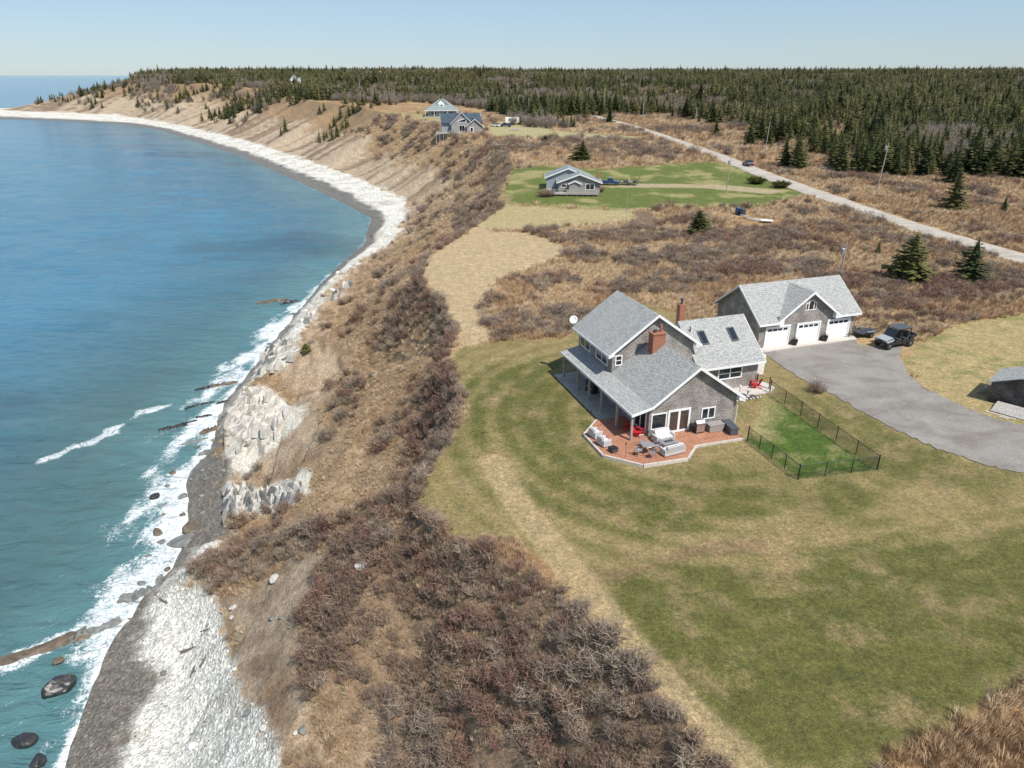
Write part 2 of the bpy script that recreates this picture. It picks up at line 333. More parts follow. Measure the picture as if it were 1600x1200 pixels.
def shingles(name, c1, c2, c3, w, h, rough=.85, patch=.5):
    m, nt, b = new_mat(name)
    uv = nt.nodes.new('ShaderNodeUVMap')
    br = N_(nt, 'ShaderNodeTexBrick', Scale=1.0); br.offset = .5
    br.inputs['Color1'].default_value = (*c1, 1); br.inputs['Color2'].default_value = (*c2, 1); br.inputs['Mortar'].default_value = (*[x * .45 for x in c1], 1)
    br.inputs['Mortar Size'].default_value = h * .07; br.inputs['Brick Width'].default_value = w; br.inputs['Row Height'].default_value = h; br.inputs['Bias'].default_value = 0
    nt.links.new(uv.outputs[0], br.inputs['Vector'])
    nz = N_(nt, 'ShaderNodeTexNoise', Scale=.7, Detail=6., Roughness=.65); nt.links.new(uv.outputs[0], nz.inputs['Vector'])
    f = ramp(nt, nz.outputs[0], [(.42, (0, 0, 0)), (.68, (1, 1, 1))])
    v2 = N_(nt, 'ShaderNodeTexNoise', Scale=9., Detail=2.); nt.links.new(uv.outputs[0], v2.inputs['Vector'])
    f2 = ramp(nt, v2.outputs[0], [(.45, (.78, .78, .78)), (.62, (1.22, 1.22, 1.22))])
    mm = N_(nt, 'ShaderNodeMath', operation='MULTIPLY'); nt.links.new(f.outputs[0], mm.inputs[0]); mm.inputs[1].default_value = patch
    c = mixc(nt, mm.outputs[0], br.outputs[0], c3); c = mixc(nt, 1.0, c, f2.outputs[0], 'MULTIPLY')
    nt.links.new(c, b.inputs['Base Color']); b.inputs['Roughness'].default_value = rough; b.inputs['Specular IOR Level'].default_value = .25
    bp = N_(nt, 'ShaderNodeBump', Strength=.5, Distance=.02); nt.links.new(br.outputs[1], bp.inputs['Height']); bp.invert = True; nt.links.new(bp.outputs[0], b.inputs['Normal'])
    return m
def foliage(name, c1, c2, c3=None, trans=.0, rough=.8):
    m, nt, b = new_mat(name)
    oi = nt.nodes.new('ShaderNodeObjectInfo'); g = nt.nodes.new('ShaderNodeNewGeometry')
    a = N_(nt, 'ShaderNodeMath', operation='ADD'); nt.links.new(oi.outputs['Random'], a.inputs[0])
    s = N_(nt, 'ShaderNodeMath', operation='MULTIPLY'); nt.links.new(g.outputs['Random Per Island'], s.inputs[0]); s.inputs[1].default_value = .6
    nt.links.new(s.outputs[0], a.inputs[1]); d = N_(nt, 'ShaderNodeMath', operation='DIVIDE'); nt.links.new(a.outputs[0], d.inputs[0]); d.inputs[1].default_value = 1.6
    r = ramp(nt, d.outputs[0], [(.1, c1), (.55, c2), (.9, c3 or c2)]); nt.links.new(r.outputs[0], b.inputs['Base Color'])
    b.inputs['Roughness'].default_value = rough; b.inputs['Specular IOR Level'].default_value = .2
    return m
M = {}
def ground_mat():
    m, nt, b = new_mat('ground')
    at = N_(nt, 'ShaderNodeAttribute', attribute_name='Col'); tc = nt.nodes.new('ShaderNodeTexCoord')
    n1 = N_(nt, 'ShaderNodeTexNoise', Scale=3.2, Detail=10., Roughness=.78); n2 = N_(nt, 'ShaderNodeTexNoise', Scale=.9, Detail=5., Roughness=.6)
    n3 = N_(nt, 'ShaderNodeTexVoronoi', Scale=4.5)
    mp = N_(nt, 'ShaderNodeMapping'); mp.inputs['Scale'].default_value = (1.0, 1.0, 1.0)
    nt.links.new(tc.outputs['Object'], mp.inputs[0])
    for n in (n1, n2, n3): nt.links.new(mp.outputs[0], n.inputs['Vector'])
    r1 = ramp(nt, n1.outputs[0], [(.28, (.42, .42, .38)), (.5, (.98, .98, .98)), (.72, (1.62, 1.58, 1.5))]); r2 = ramp(nt, n2.outputs[0], [(.3, (.8, .82, .8)), (.7, (1.18, 1.16, 1.14))])
    n4 = N_(nt, 'ShaderNodeTexNoise', Scale=11., Detail=4., Roughness=.7); nt.links.new(mp.outputs[0], n4.inputs['Vector'])
    r4 = ramp(nt, n4.outputs[0], [(.32, (.58, .58, .55)), (.5, (1, 1, 1)), (.68, (1.5, 1.48, 1.4))])
    c = mixc(nt, 1.0, at.outputs[0], r1.outputs[0], 'MULTIPLY'); c = mixc(nt, 1.0, c, r2.outputs[0], 'MULTIPLY'); c = mixc(nt, 1.0, c, r4.outputs[0], 'MULTIPLY')
    # scattered stones on bare soil and beach
    st = N_(nt, 'ShaderNodeAttribute', attribute_name='stone')
    sr = ramp(nt, n3.outputs['Color'], [(.45, (.72, .72, .72)), (.8, (1.15, 1.15, 1.15))])
    c2 = mixc(nt, 1.0, c, sr.outputs[0], 'MULTIPLY'); c = mixc(nt, st.outputs['Fac'], c, c2)
    nt.links.new(c, b.inputs['Base Color'])
    wt = N_(nt, 'ShaderNodeAttribute', attribute_name='wet'); rr = N_(nt, 'ShaderNodeMapRange'); rr.inputs['To Min'].default_value = .95; rr.inputs['To Max'].default_value = .3
    nt.links.new(wt.outputs['Fac'], rr.inputs[0]); nt.links.new(rr.outputs[0], b.inputs['Roughness']); b.inputs['Specular IOR Level'].default_value = .25
    bp = N_(nt, 'ShaderNodeBump', Strength=.7, Distance=.12); nt.links.new(n1.outputs[0], bp.inputs['Height'])
    bp2 = N_(nt, 'ShaderNodeBump', Distance=.15); nt.links.new(n3.outputs['Distance'], bp2.inputs['Height']); nt.links.new(st.outputs['Fac'], bp2.inputs['Strength']); nt.links.new(bp.outputs[0], bp2.inputs['Normal'])
    nt.links.new(bp2.outputs[0], b.inputs['Normal'])
    return m
M['ground'] = ground_mat()

# ------------------------------------------------------------------ mesh helpers
def grid_mesh(name, X, Y, Z):
    r, c = X.shape; me = bpy.data.meshes.new(name)
    idx = np.arange(r * c).reshape(r, c)
    q = np.stack([idx[:-1, :-1], idx[:-1, 1:], idx[1:, 1:], idx[1:, :-1]], -1).reshape(-1, 4)
    co = np.stack([X, Y, Z], -1).reshape(-1, 3).astype(np.float32)
    me.vertices.add(len(co)); me.vertices.foreach_set('co', co.ravel())
    me.loops.add(q.size); me.loops.foreach_set('vertex_index', q.ravel().astype(np.int32))
    me.polygons.add(len(q)); me.polygons.foreach_set('loop_start', np.arange(0, q.size, 4, dtype=np.int32)); me.polygons.foreach_set('loop_total', np.full(len(q), 4, np.int32))
    me.polygons.foreach_set('use_smooth', np.ones(len(q), bool)); me.update(calc_edges=True); return me
def color_attr(me, name, col):
    a = me.color_attributes.new(name, 'FLOAT_COLOR', 'POINT'); a.data.foreach_set('color', np.concatenate([col, np.ones((len(col), 1))], 1).astype(np.float32).ravel())
def float_attr(me, name, v):
    a = me.attributes.new(name, 'FLOAT', 'POINT'); a.data.foreach_set('value', v.astype(np.float32))
def link(name, me, mat=None, parent=None, kind=None):
    o = bpy.data.objects.new(name, me); COL.objects.link(o)
    if mat is not None and me is not None and not me.materials: me.materials.append(mat)
    if parent is not None: o.parent = parent
    if kind: o['kind'] = kind
    return o
def tag(o, label, cat, group=None):
    o['label'] = label; o['category'] = cat
    if group: o['group'] = group
    return o
def empty(name, loc, rz=0., label=None, cat=None, group=None):
    o = bpy.data.objects.new(name, None); COL.objects.link(o); o.location = loc; o.rotation_euler = (0, 0, rz); o.empty_display_size = .2
    if label: tag(o, label, cat, group)
    return o
class MB:
    """collects faces; build() makes ONE mesh object with metric UVs"""
    def __init__(s): s.v = []; s.f = []
    def add(s, vs, fs):
        o = len(s.v); s.v += [tuple(map(float, v)) for v in vs]; s.f += [tuple(i + o for i in f) for f in fs]; return s
    def box(s, x0, x1, y0, y1, z0, z1):
        return s.add([(x0, y0, z0), (x1, y0, z0), (x1, y1, z0), (x0, y1, z0), (x0, y0, z1), (x1, y0, z1), (x1, y1, z1), (x0, y1, z1)],
                     [(0, 3, 2, 1), (4, 5, 6, 7), (0, 1, 5, 4), (1, 2, 6, 5), (2, 3, 7, 6), (3, 0, 4, 7)])
    def cbox(s, c, d): return s.box(c[0] - d[0] / 2, c[0] + d[0] / 2, c[1] - d[1] / 2, c[1] + d[1] / 2, c[2] - d[2] / 2, c[2] + d[2] / 2)
    def prism(s, pts, vec):
        n = len(pts); p = [Vector(q) for q in pts]; v = Vector(vec)
        nrm = Vector((0, 0, 0))
        for i in range(n): nrm += p[i].cross(p[(i + 1) % n])
        a = list(range(n)); b = list(range(n, 2 * n)); fl = nrm.dot(v) > 0
        fs = [tuple(a[::-1]) if fl else tuple(a), tuple(b) if fl else tuple(b[::-1])]
        for i in range(n):
            j = (i + 1) % n; fs.append((i, j, n + j, n + i) if fl else (j, i, n + i, n + j))
        return s.add([tuple(q) for q in p] + [tuple(q + v) for q in p], fs)
    def tube(s, a, b, r, r2=None, n=8):
        a = Vector(a); b = Vector(b); r2 = r if r2 is None else r2; d = (b - a).normalized()
        u = d.orthogonal().normalized(); w = d.cross(u); vs = []
        for (c, rr) in ((a, r), (b, r2)):
            for k in range(n): t = 2 * math.pi * k / n; vs.append(tuple(c + u * (rr * math.cos(t)) + w * (rr * math.sin(t))))
        fs = [(k, (k + 1) % n, n + (k + 1) % n, n + k) for k in range(n)] + [tuple(range(n))[::-1], tuple(range(n, 2 * n))]
        return s.add(vs, fs)
    def path(s, pts, r, n=6):
        for a, b in zip(pts[:-1], pts[1:]): s.tube(a, b, r, n=n)
        return s
    def lathe(s, prof, n=16, c=(0, 0, 0), axis='z'):
        vs = []; fs = []
        for (r, z) in prof:
            for k in range(n):
                t = 2 * math.pi * k / n; p = (r * math.cos(t), r * math.sin(t), z)
                if axis == 'y': p = (p[0], p[2], p[1])
                if axis == 'x': p = (p[2], p[0], p[1])
                vs.append((p[0] + c[0], p[1] + c[1], p[2] + c[2]))
        for i in range(len(prof) - 1):
            for k in range(n): fs.append((i * n + k, i * n + (k + 1) % n, (i + 1) * n + (k + 1) % n, (i + 1) * n + k))
        fs += [tuple(range(n))[::-1], tuple(range((len(prof) - 1) * n, len(prof) * n))]
        return s.add(vs, fs)
    def mesh(s, name, smooth=False, bevel=0.):
        me = bpy.data.meshes.new(name); me.from_pydata(s.v, [], s.f)
        if bevel:
            bm = bmesh.new(); bm.from_mesh(me); bmesh.ops.remove_doubles(bm, verts=bm.verts, dist=1e-5)
            bmesh.ops.bevel(bm, geom=list(bm.edges), offset=bevel, segments=2, affect='EDGES', profile=.5, clamp_overlap=True); bm.to_mesh(me); bm.free()
        uvl = me.uv_layers.new(name='UVMap'); uvs = np.zeros((len(me.loops), 2), np.float32)
        for pl in me.polygons:
            n = pl.normal
            up = Vector((0, 0, 1)) - n * n.z
            up = up.normalized() if up.length > .05 else Vector((0, 1, 0)); al = up.cross(n)
            for li in pl.loop_indices:
                co = me.vertices[me.loops[li].vertex_index].co; uvs[li] = (co.dot(al), co.dot(up))
        uvl.data.foreach_set('uv', uvs.ravel())
        if smooth:
            for pl in me.polygons: pl.use_smooth = True
        return me
    def build(s, name, mat, parent=None, smooth=False, bevel=0., label=None):
        o = link(name, s.mesh(name, smooth, bevel), mat, parent)
        if label: o['label'] = label
        return o
def copy_tree(o, parent=None):
    c = o.copy(); COL.objects.link(c); c.parent = parent
    for ch in list(o.children): copy_tree(ch, c)
    return c

# ------------------------------------------------------------------ terrain
def spaced(a, b, d0, grow):
    out = [a]; d = d0
    while out[-1] < b: out.append(out[-1] + d); d *= grow
    return np.array(out)
ys = np.concatenate([np.arange(12, 96, .3), 96 + spaced(0, 5900, .31, 1.0065)])
offs_in = np.concatenate([np.arange(.3, 60, .3), 60 + spaced(0, 6200, .32, 1.028)])
rowsX = []
for y in ys:
    xw, xt, xe = (float(cv(T, y)) for T in (T_WAT, T_TOE, T_EDGE))
    rowsX.append(np.concatenate([xw - 14 + np.linspace(0, 1, 12, endpoint=False) * 14, np.linspace(xw, xt, 44, endpoint=False), np.linspace(xt, xe, 104, endpoint=False), xe + np.concatenate([[0], offs_in])]))
GX = np.array(rowsX); GY = np.repeat(ys[:, None], GX.shape[1], 1)
fx, fy = GX.ravel(), GY.ravel()
GZ = hgt(fx, fy).reshape(GX.shape)
me = grid_mesh('ground', GX, GY, GZ)
cvr = cover(fx, fy)
# relief below fine vegetation: small humps where brush grows
color_attr(me, 'Col', cvr['col']); float_attr(me, 'wet', cvr['wet']); float_attr(me, 'stone', np.clip(cvr['beach'] * .9 + cvr['soil'] * .25, 0, 1))
ground = link('ground', me, M['ground'], kind='structure')
print('terrain verts', len(fx))

# ------------------------------------------------------------------ sea
def sea_mat():
    m, nt, b = new_mat('sea')
    tc = nt.nodes.new('ShaderNodeTexCoord'); at = N_(nt, 'ShaderNodeAttribute', attribute_name='Col'); fo = N_(nt, 'ShaderNodeAttribute', attribute_name='foam')
    mp = N_(nt, 'ShaderNodeMapping'); mp.inputs['Scale'].default_value = (.55, 1.15, 1); mp.inputs['Rotation'].default_value = (0, 0, R(18)); nt.links.new(tc.outputs['Object'], mp.inputs[0])
    w1 = N_(nt, 'ShaderNodeTexNoise', Scale=.55, Detail=6., Roughness=.6, Distortion=.6); w2 = N_(nt, 'ShaderNodeTexNoise', Scale=.06, Detail=4., Roughness=.6, Distortion=.8)
    nt.links.new(mp.outputs[0], w1.inputs['Vector']); nt.links.new(mp.outputs[0], w2.inputs['Vector'])
    f1 = N_(nt, 'ShaderNodeTexNoise', Scale=1.3, Detail=9., Roughness=.8, Distortion=2.2); nt.links.new(tc.outputs['Object'], f1.inputs['Vector'])
    sub = N_(nt, 'ShaderNodeMath', operation='ADD'); nt.links.new(fo.outputs['Fac'], sub.inputs[0]); nt.links.new(f1.outputs[0], sub.inputs[1])
    fr = ramp(nt, sub.outputs[0], [(.81, (0, 0, 0)), (.9, (.55, .55, .55)), (1.0, (1, 1, 1))])
    r2 = ramp(nt, w2.outputs[0], [(.3, (.86, .88, .9)), (.7, (1.1, 1.09, 1.07))])
    c = mixc(nt, 1., at.outputs[0], r2.outputs[0], 'MULTIPLY'); c = mixc(nt, fr.outputs[0], c, (.80, .82, .82)); nt.links.new(c, b.inputs['Base Color'])
    rr = N_(nt, 'ShaderNodeMapRange'); rr.inputs['To Min'].default_value = .12; rr.inputs['To Max'].default_value = .7; nt.links.new(fr.outputs[0], rr.inputs[0]); nt.links.new(rr.outputs[0], b.inputs['Roughness'])
    b.inputs['IOR'].default_value = 1.33; b.inputs['Specular IOR Level'].default_value = .5
    bp = N_(nt, 'ShaderNodeBump', Strength=1.0, Distance=.9); nt.links.new(w1.outputs[0], bp.inputs['Height'])
    bp2 = N_(nt, 'ShaderNodeBump', Strength=.3, Distance=2.0); nt.links.new(w2.outputs[0], bp2.inputs['Height']); nt.links.new(bp.outputs[0], bp2.inputs['Normal']); nt.links.new(bp2.outputs[0], b.inputs['Normal'])
    return m
M['sea'] = sea_mat()
sy = np.concatenate([[-400, -200, -90, -40, -10, 8], np.arange(20, 140, .45), 140 + spaced(0, 60000, .5, 1.02)])
so = np.concatenate([np.arange(-6, 30, .4), 30 + spaced(0, 60000, .45, 1.045)])
SX = np.array([float(cv(T_WAT, y)) - so for y in sy]); SY = np.repeat(sy[:, None], len(so), 1)
sx, s_y = SX.ravel(), SY.ravel(); soff = np.tile(so, len(sy))
amp = np.interp(soff, [-6, 2, 20, 60], [.05, .14, .28, .36]) * np.interp(s_y, [0, 400, 900], [1, .8, 0])
wz = (fbm(sx * .6 + s_y * .25, s_y * 1.3, 5.5, 3, 111) - .5) * 2.0 + (fbm(sx * .5, s_y, 19, 2, 115) - .5) * 1.6
SZ = SEA + wz * amp
me = grid_mesh('sea', SX[:, ::-1], SY[:, ::-1], SZ.reshape(SX.shape)[:, ::-1])
rev = lambda a: a.reshape(SX.shape)[:, ::-1].ravel()
deep = np.array([.06, .185, .275]); teal = np.array([.062, .12, .115]); pale = np.array([.10, .23, .25])
k = sstep(60, 5, soff) * np.interp(s_y, [0, 90, 150, 200], [1, 1, .6, .3])
k = np.maximum(k, sstep(70, 42, s_y + soff * .12 + (fbm(sx, s_y, 30, 2, 119) - .5) * 40) * .75)
scol = deep[None] * (1 - k[:, None]) + teal[None] * k[:, None]
pk = sstep(22, 0, soff + (fbm(sx, s_y, 12, 3, 121) - .5) * 14) * np.interp(s_y, [0, 80, 200, 300], [.6, .65, .8, .7])
scol = scol * (1 - pk[:, None]) + pale[None] * pk[:, None]
dk = sstep(.56, .7, fbm(sx * .5, s_y, 34, 4, 127)) * sstep(150, 20, soff) * .5
scol = scol * (1 - dk[:, None] * .55)
wfoam = np.interp(s_y, [20, 34, 48, 56, 66, 80, 100, 130, 150, 175, 210, 400], [7, 7, 7, 11, 14, 12.5, 11, 8, 4.5, 1.0, 1.2, 2.5])
fm = sstep(1.05, .0, soff / wfoam + (fbm(sx * 1.5, s_y * .8, 3.4, 5, 131, .6) - .5) * 1.5)
fm = fm * np.interp(s_y, [0, 45, 60, 140, 170, 200], [.44, .43, .47, .46, .34, .32])
fm = np.maximum(fm, .52 * sstep(1.7, .1, soff + (fbm(sx, s_y, 2.2, 3, 133) - .5) * 3.0) * np.interp(s_y, [0, 140, 165, 200], [1, 1, .75, .6]))
BREAK = [[(150, 692), (185, 668), (215, 648), (262, 634)], [(60, 722), (110, 700), (150, 692)], [(340, 585), (385, 560), (415, 545)], [(5, 1040), (70, 1012), (130, 985), (180, 960)]]
def sea_pt(px, py, z=SEA):
    d = ((px - 800) / F_PX, _c - (py - 600) / F_PX * _s, -_s - (py - 600) / F_PX * _c); t = (z - CAM_H) / d[2]; return Vector((d[0] * t, d[1] * t, z))
for L in BREAK:
    dd, _ = seg_near(sx, s_y, [tuple(sea_pt(*p)[:2]) for p in L])
    fm = np.maximum(fm, sstep(1.6, .2, dd + (fbm(sx, s_y, 2, 2, 135) - .5) * 2.4) * .42)
color_attr(me, 'Col', rev(scol[:, 0])[:, None] if False else np.stack([rev(scol[:, i]) for i in range(3)], 1)); float_attr(me, 'foam', rev(fm))
sea = link('sea', me, M['sea'], kind='structure')

# ------------------------------------------------------------------ materials for built things
M['roof'] = shingles('roof_shingle', (.31, .315, .30), (.46, .46, .445), (.40, .40, .385), .30, .145, .9, .4)
M['roof_old'] = shingles('roof_shingle_weathered', (.24, .28, .27), (.30, .34, .33), (.27, .31, .30), .30, .2, .9, .5)
M['cedar'] = shingles('cedar_shingle', (.225, .20, .18), (.325, .295, .27), (.46, .43, .40), .16, .14, .9, .75)
M['cedar_pale'] = shingles('cedar_shingle_pale', (.32, .30, .28), (.40, .38, .35), (.45, .43, .40), .2, .16, .9, .6)
M['brick'] = shingles('chimney_brick', (.36, .15, .09), (.43, .19, .12), (.33, .17, .12), .21, .072, .9, .4)
M['blue_metal'] = shingles('blue_metal_roof', (.10, .15, .20), (.125, .175, .225), (.15, .20, .25), .4, 40., .5, .3)
M['deck_wood'] = shingles('deck_boards', (.37, .165, .098), (.44, .205, .125), (.46, .26, .18), 3.6, .14, .7, .6)
M['deck_grey'] = shingles('weathered_boards', (.36, .34, .31), (.44, .42, .39), (.48, .46, .43), 3.6, .14, .85, .6)
M['barn'] = shingles('weathered_barn_boards', (.17, .155, .145), (.24, .22, .205), (.31, .285, .265), .16, 30., .9, .6)
M['white'] = plain('white_trim', (.78, .78, .77), .45, var=.06, scale=3)
M['white_door'] = plain('white_garage_door', (.80, .80, .79), .4, var=.03, scale=2)
M['post'] = plain('weathered_post', (.33, .30, .26), .85, var=.25, scale=8, bump=.3)
M['pole'] = plain('pole_wood', (.34, .31, .275), .9, var=.25, scale=5, bump=.3)
M['black'] = plain('black_metal', (.018, .018, .02), .45, var=.2)
M['dark'] = plain('dark_grey', (.055, .058, .065), .55, var=.2)
M['charcoal_box'] = plain('charcoal_resin', (.07, .078, .09), .5, var=.15)
M['tan_box'] = plain('taupe_resin', (.30, .27, .26), .6, var=.12)
M['wicker'] = plain('grey_wicker', (.48, .47, .46), .75, var=.18, scale=40, bump=.4)
M['cushion'] = plain('pale_cushion', (.66, .66, .67), .85, var=.06)
M['red'] = plain('red_plastic', (.55, .025, .03), .45, var=.12)
M['steel'] = plain('brushed_steel', (.55, .55, .56), .3, .9, var=.08)
M['concrete'] = plain('concrete', (.52, .47, .42), .9, var=.14, scale=2.5, bump=.15)
M['stone'] = plain('pale_stone', (.50, .47, .43), .9, var=.25, scale=3, bump=.5)
M['tyre'] = plain('rubber', (.02, .02, .021), .85, var=.3)
M['utv'] = plain('utv_black', (.025, .026, .03), .3, var=.15)
M['utv_grey'] = plain('utv_grey', (.34, .37, .38), .3, var=.1)
M['aluminium'] = plain('aluminium', (.45, .45, .46), .45, .6, var=.12)
M['soilbed'] = plain('dark_mulch', (.07, .055, .05), .95, var=.4, scale=12, bump=.5)
M['ramp'] = M['deck_grey']
def glass_mat(name, c=(.015, .022, .026), rough=.04):
    m, nt, b = new_mat(name); b.inputs['Base Color'].default_value = (*c, 1); b.inputs['Roughness'].default_value = rough; b.inputs['Specular IOR Level'].default_value = .8
    tc = nt.nodes.new('ShaderNodeTexCoord'); nz = N_(nt, 'ShaderNodeTexNoise', Scale=1.3, Detail=2.); nt.links.new(tc.outputs['Object'], nz.inputs['Vector'])
    bp = N_(nt, 'ShaderNodeBump', Strength=.04, Distance=.05); nt.links.new(nz.outputs[0], bp.inputs['Height']); nt.links.new(bp.outputs[0], b.inputs['Normal']); return m
M['glass'] = glass_mat('window_glass'); M['glass_warm'] = glass_mat('patio_door_glass', (.06, .045, .035))
def car_paint(name, c):
    m, nt, b = new_mat(name); b.inputs['Base Color'].default_value = (*c, 1); b.inputs['Roughness'].default_value = .3; b.inputs['Coat Weight'].default_value = .6; return m
M['paint_blue'] = car_paint('blue_paint', (.02, .05, .14)); M['paint_white'] = car_paint('white_paint', (.75, .76, .77)); M['paint_navy'] = car_paint('navy_paint', (.025, .03, .06))
def gravel_mat(name, c1, c2, c3, sc=7.):
    m, nt, b = new_mat(name); tc = nt.nodes.new('ShaderNodeTexCoord')
    n1 = N_(nt, 'ShaderNodeTexNoise', Scale=sc, Detail=8., Roughness=.75); n2 = N_(nt, 'ShaderNodeTexNoise', Scale=.35, Detail=5., Roughness=.6, Distortion=.8)
    mp = N_(nt, 'ShaderNodeMapping'); mp.inputs['Rotation'].default_value = (0, 0, R(35)); mp.inputs['Scale'].default_value = (.8, 1.2, 1); nt.links.new(tc.outputs['Object'], mp.inputs[0])
    nt.links.new(tc.outputs['Object'], n1.inputs['Vector']); nt.links.new(mp.outputs[0], n2.inputs['Vector'])
    r = ramp(nt, n2.outputs[0], [(.32, c1), (.55, c2), (.72, c3)]); r1 = ramp(nt, n1.outputs[0], [(.3, (.7, .7, .7)), (.7, (1.3, 1.3, 1.3))])
    c = mixc(nt, 1., r.outputs[0], r1.outputs[0], 'MULTIPLY'); nt.links.new(c, b.inputs['Base Color']); b.inputs['Roughness'].default_value = .95; b.inputs['Specular IOR Level'].default_value = .2
    bp = N_(nt, 'ShaderNodeBump', Strength=.5, Distance=.04); nt.links.new(n1.outputs[0], bp.inputs['Height']); nt.links.new(bp.outputs[0], b.inputs['Normal']); return m
M['gravel'] = gravel_mat('driveway_gravel', (.185, .165, .145), (.25, .232, .208), (.29, .272, .248))
M['road'] = gravel_mat('road_gravel', (.32, .285, .24), (.42, .38, .325), (.48, .44, .385))

# ------------------------------------------------------------------ road, driveway
def drape(name, poly, mat, lift, cell=.6, wob=.35, seed=3):
    """sheet that follows the ground inside an outline"""
    lo = poly.min(0) - 1; hi = poly.max(0) + 1
    X, Y = np.meshgrid(np.arange(lo[0], hi[0], cell), np.arange(lo[1], hi[1], cell))
    d = sdf(X.ravel(), Y.ravel(), poly).reshape(X.shape)
    keep = (d[:-1, :-1] > -cell * .8) & (d[1:, 1:] > -cell * .8)
    # pull the outermost ring onto the outline so the edge is not stepped
    eps = .05; gx = (sdf((X + eps).ravel(), Y.ravel(), poly).reshape(X.shape) - d) / eps; gy = (sdf(X.ravel(), (Y + eps).ravel(), poly).reshape(X.shape) - d) / eps
    nn = np.maximum(np.hypot(gx, gy), 1e-3); out = np.where(d < 0, -d, 0)
    w = (fbm(X, Y, 1.7, 3, seed) - .5) * wob
    X = X + gx / nn * (out + np.where(d < 0, w, 0)); Y = Y + gy / nn * (out + np.where(d < 0, w, 0))
    Z = hgt(X.ravel(), Y.ravel()).reshape(X.shape) + lift
    idx = -np.ones(X.size, int); q = []
    A = np.arange(X.size).reshape(X.shape)
    for i, j in zip(*np.nonzero(keep)): q.append((A[i, j], A[i, j + 1], A[i + 1, j + 1], A[i + 1, j]))
    used = np.unique(np.array(q).ravel()); idx[used] = np.arange(len(used))
    me = bpy.data.meshes.new(name); me.from_pydata(np.stack([X.ravel()[used], Y.ravel()[used], Z.ravel()[used]], 1).tolist(), [], [tuple(idx[list(f)]) for f in q])
    for p in me.polygons: p.use_smooth = True
    return link(name, me, mat, kind='structure')
drive = PP([(1184, 548), (1260, 540), (1334, 529), (1346, 541), (1412, 541), (1410, 560), (1418, 585), (1440, 603), (1500, 632), (1560, 656), (1700, 685), (1700, 768), (1600, 741), (1540, 728), (1460, 700), (1380, 662), (1310, 622), (1260, 598), (1222, 574), (1198, 556)])
drape('driveway', drive, M['gravel'], .045, .5, .8)
rc = [P(*p) for p in [(926, 181), (945, 186), (990, 198), (1060, 222), (1130, 247), (1200, 275), (1260, 297), (1330, 321), (1400, 345), (1500, 376), (1600, 405), (1720, 441), (1800, 465)]]
ROAD = [(p.x, p.y) for p in rc]
MBr = []
dense = []
for a, b in zip(ROAD[:-1], ROAD[1:]):
    L = math.hypot(b[0] - a[0], b[1] - a[1]); n = max(2, int(L / 1.5))
    for k in range(n): dense.append((a[0] + (b[0] - a[0]) * k / n, a[1] + (b[1] - a[1]) * k / n))
dn = np.array(dense); ker = np.ones(9) / 9
dn = np.stack([np.convolve(np.pad(dn[:, i], 4, mode='edge'), ker, 'valid') for i in (0, 1)], 1)
tg = np.gradient(dn, axis=0); tg /= np.linalg.norm(tg, axis=1)[:, None]; nr = np.stack([-tg[:, 1], tg[:, 0]], 1)
offs = np.array([-3.0, -2.2, -1.2, -.4, .4, 1.2, 2.2, 3.0]); wob = np.stack([(fbm(dn[:, 0], dn[:, 1], 3, 3, 3) - .5) * 1.0, (fbm(dn[:, 0] + 50, dn[:, 1], 3, 3, 4) - .5) * 1.0], 1)
RX = dn[:, 0][:, None] + nr[:, 0][:, None] * offs[None]; RY = dn[:, 1][:, None] + nr[:, 1][:, None] * offs[None]
RX[:, 0] -= nr[:, 0] * wob[:, 0]; RY[:, 0] -= nr[:, 1] * wob[:, 0]; RX[:, -1] += nr[:, 0] * wob[:, 1]; RY[:, -1] += nr[:, 1] * wob[:, 1]
RZ = hgt(RX.ravel(), RY.ravel()).reshape(RX.shape) + np.array([.03, .16, .22, .25, .25, .22, .16, .03])[None]
link('road', grid_mesh('road', RX[:, ::-1], RY[:, ::-1], RZ[:, ::-1]), M['road'], kind='structure')

# ------------------------------------------------------------------ building parts
def window(parent, org, ax, nrm, w, h, cols=1, rows=1, fr=.09, mat_f='white', mat_g='glass', name='window', mull=.06, depth=.05):
    """org lower-left corner, ax unit along the wall, nrm outward; frame plus one pane per light"""
    o = Vector(org); a = Vector(ax); n = Vector(nrm); z = Vector((0, 0, 1)); f = MB()
    def slab(mb, u0, u1, z0, z1, d0, d1):
        pts = [o + a * u0 + z * z0 + n * d0, o + a * u1 + z * z0 + n * d0, o + a * u1 + z * z1 + n * d0, o + a * u0 + z * z1 + n * d0]; mb.prism(pts, n * (d1 - d0))
    slab(f, 0, w, 0, fr, -.02, depth); slab(f, 0, w, h - fr, h, -.02, depth); slab(f, 0, fr, fr, h - fr, -.02, depth); slab(f, w - fr, w, fr, h - fr, -.02, depth)
    cw = (w - 2 * fr - (cols - 1) * mull) / cols; rh = (h - 2 * fr - (rows - 1) * mull) / rows
    for i in range(1, cols): x = fr + i * cw + (i - 1) * mull; slab(f, x, x + mull, fr, h - fr, -.02, depth - .006)
    for j in range(1, rows): y = fr + j * rh + (j - 1) * mull; slab(f, fr, w - fr, y, y + mull, -.02, depth - .012)
    win = f.build(name, M[mat_f], parent)
    for i in range(cols):
        for j in range(rows):
            x = fr + i * (cw + mull); y = fr + j * (rh + mull); g = MB(); slab(g, x + .002, x + cw - .002, y + .002, y + rh - .002, -.015, .014); g.build('pane', M[mat_g], win)
    return win
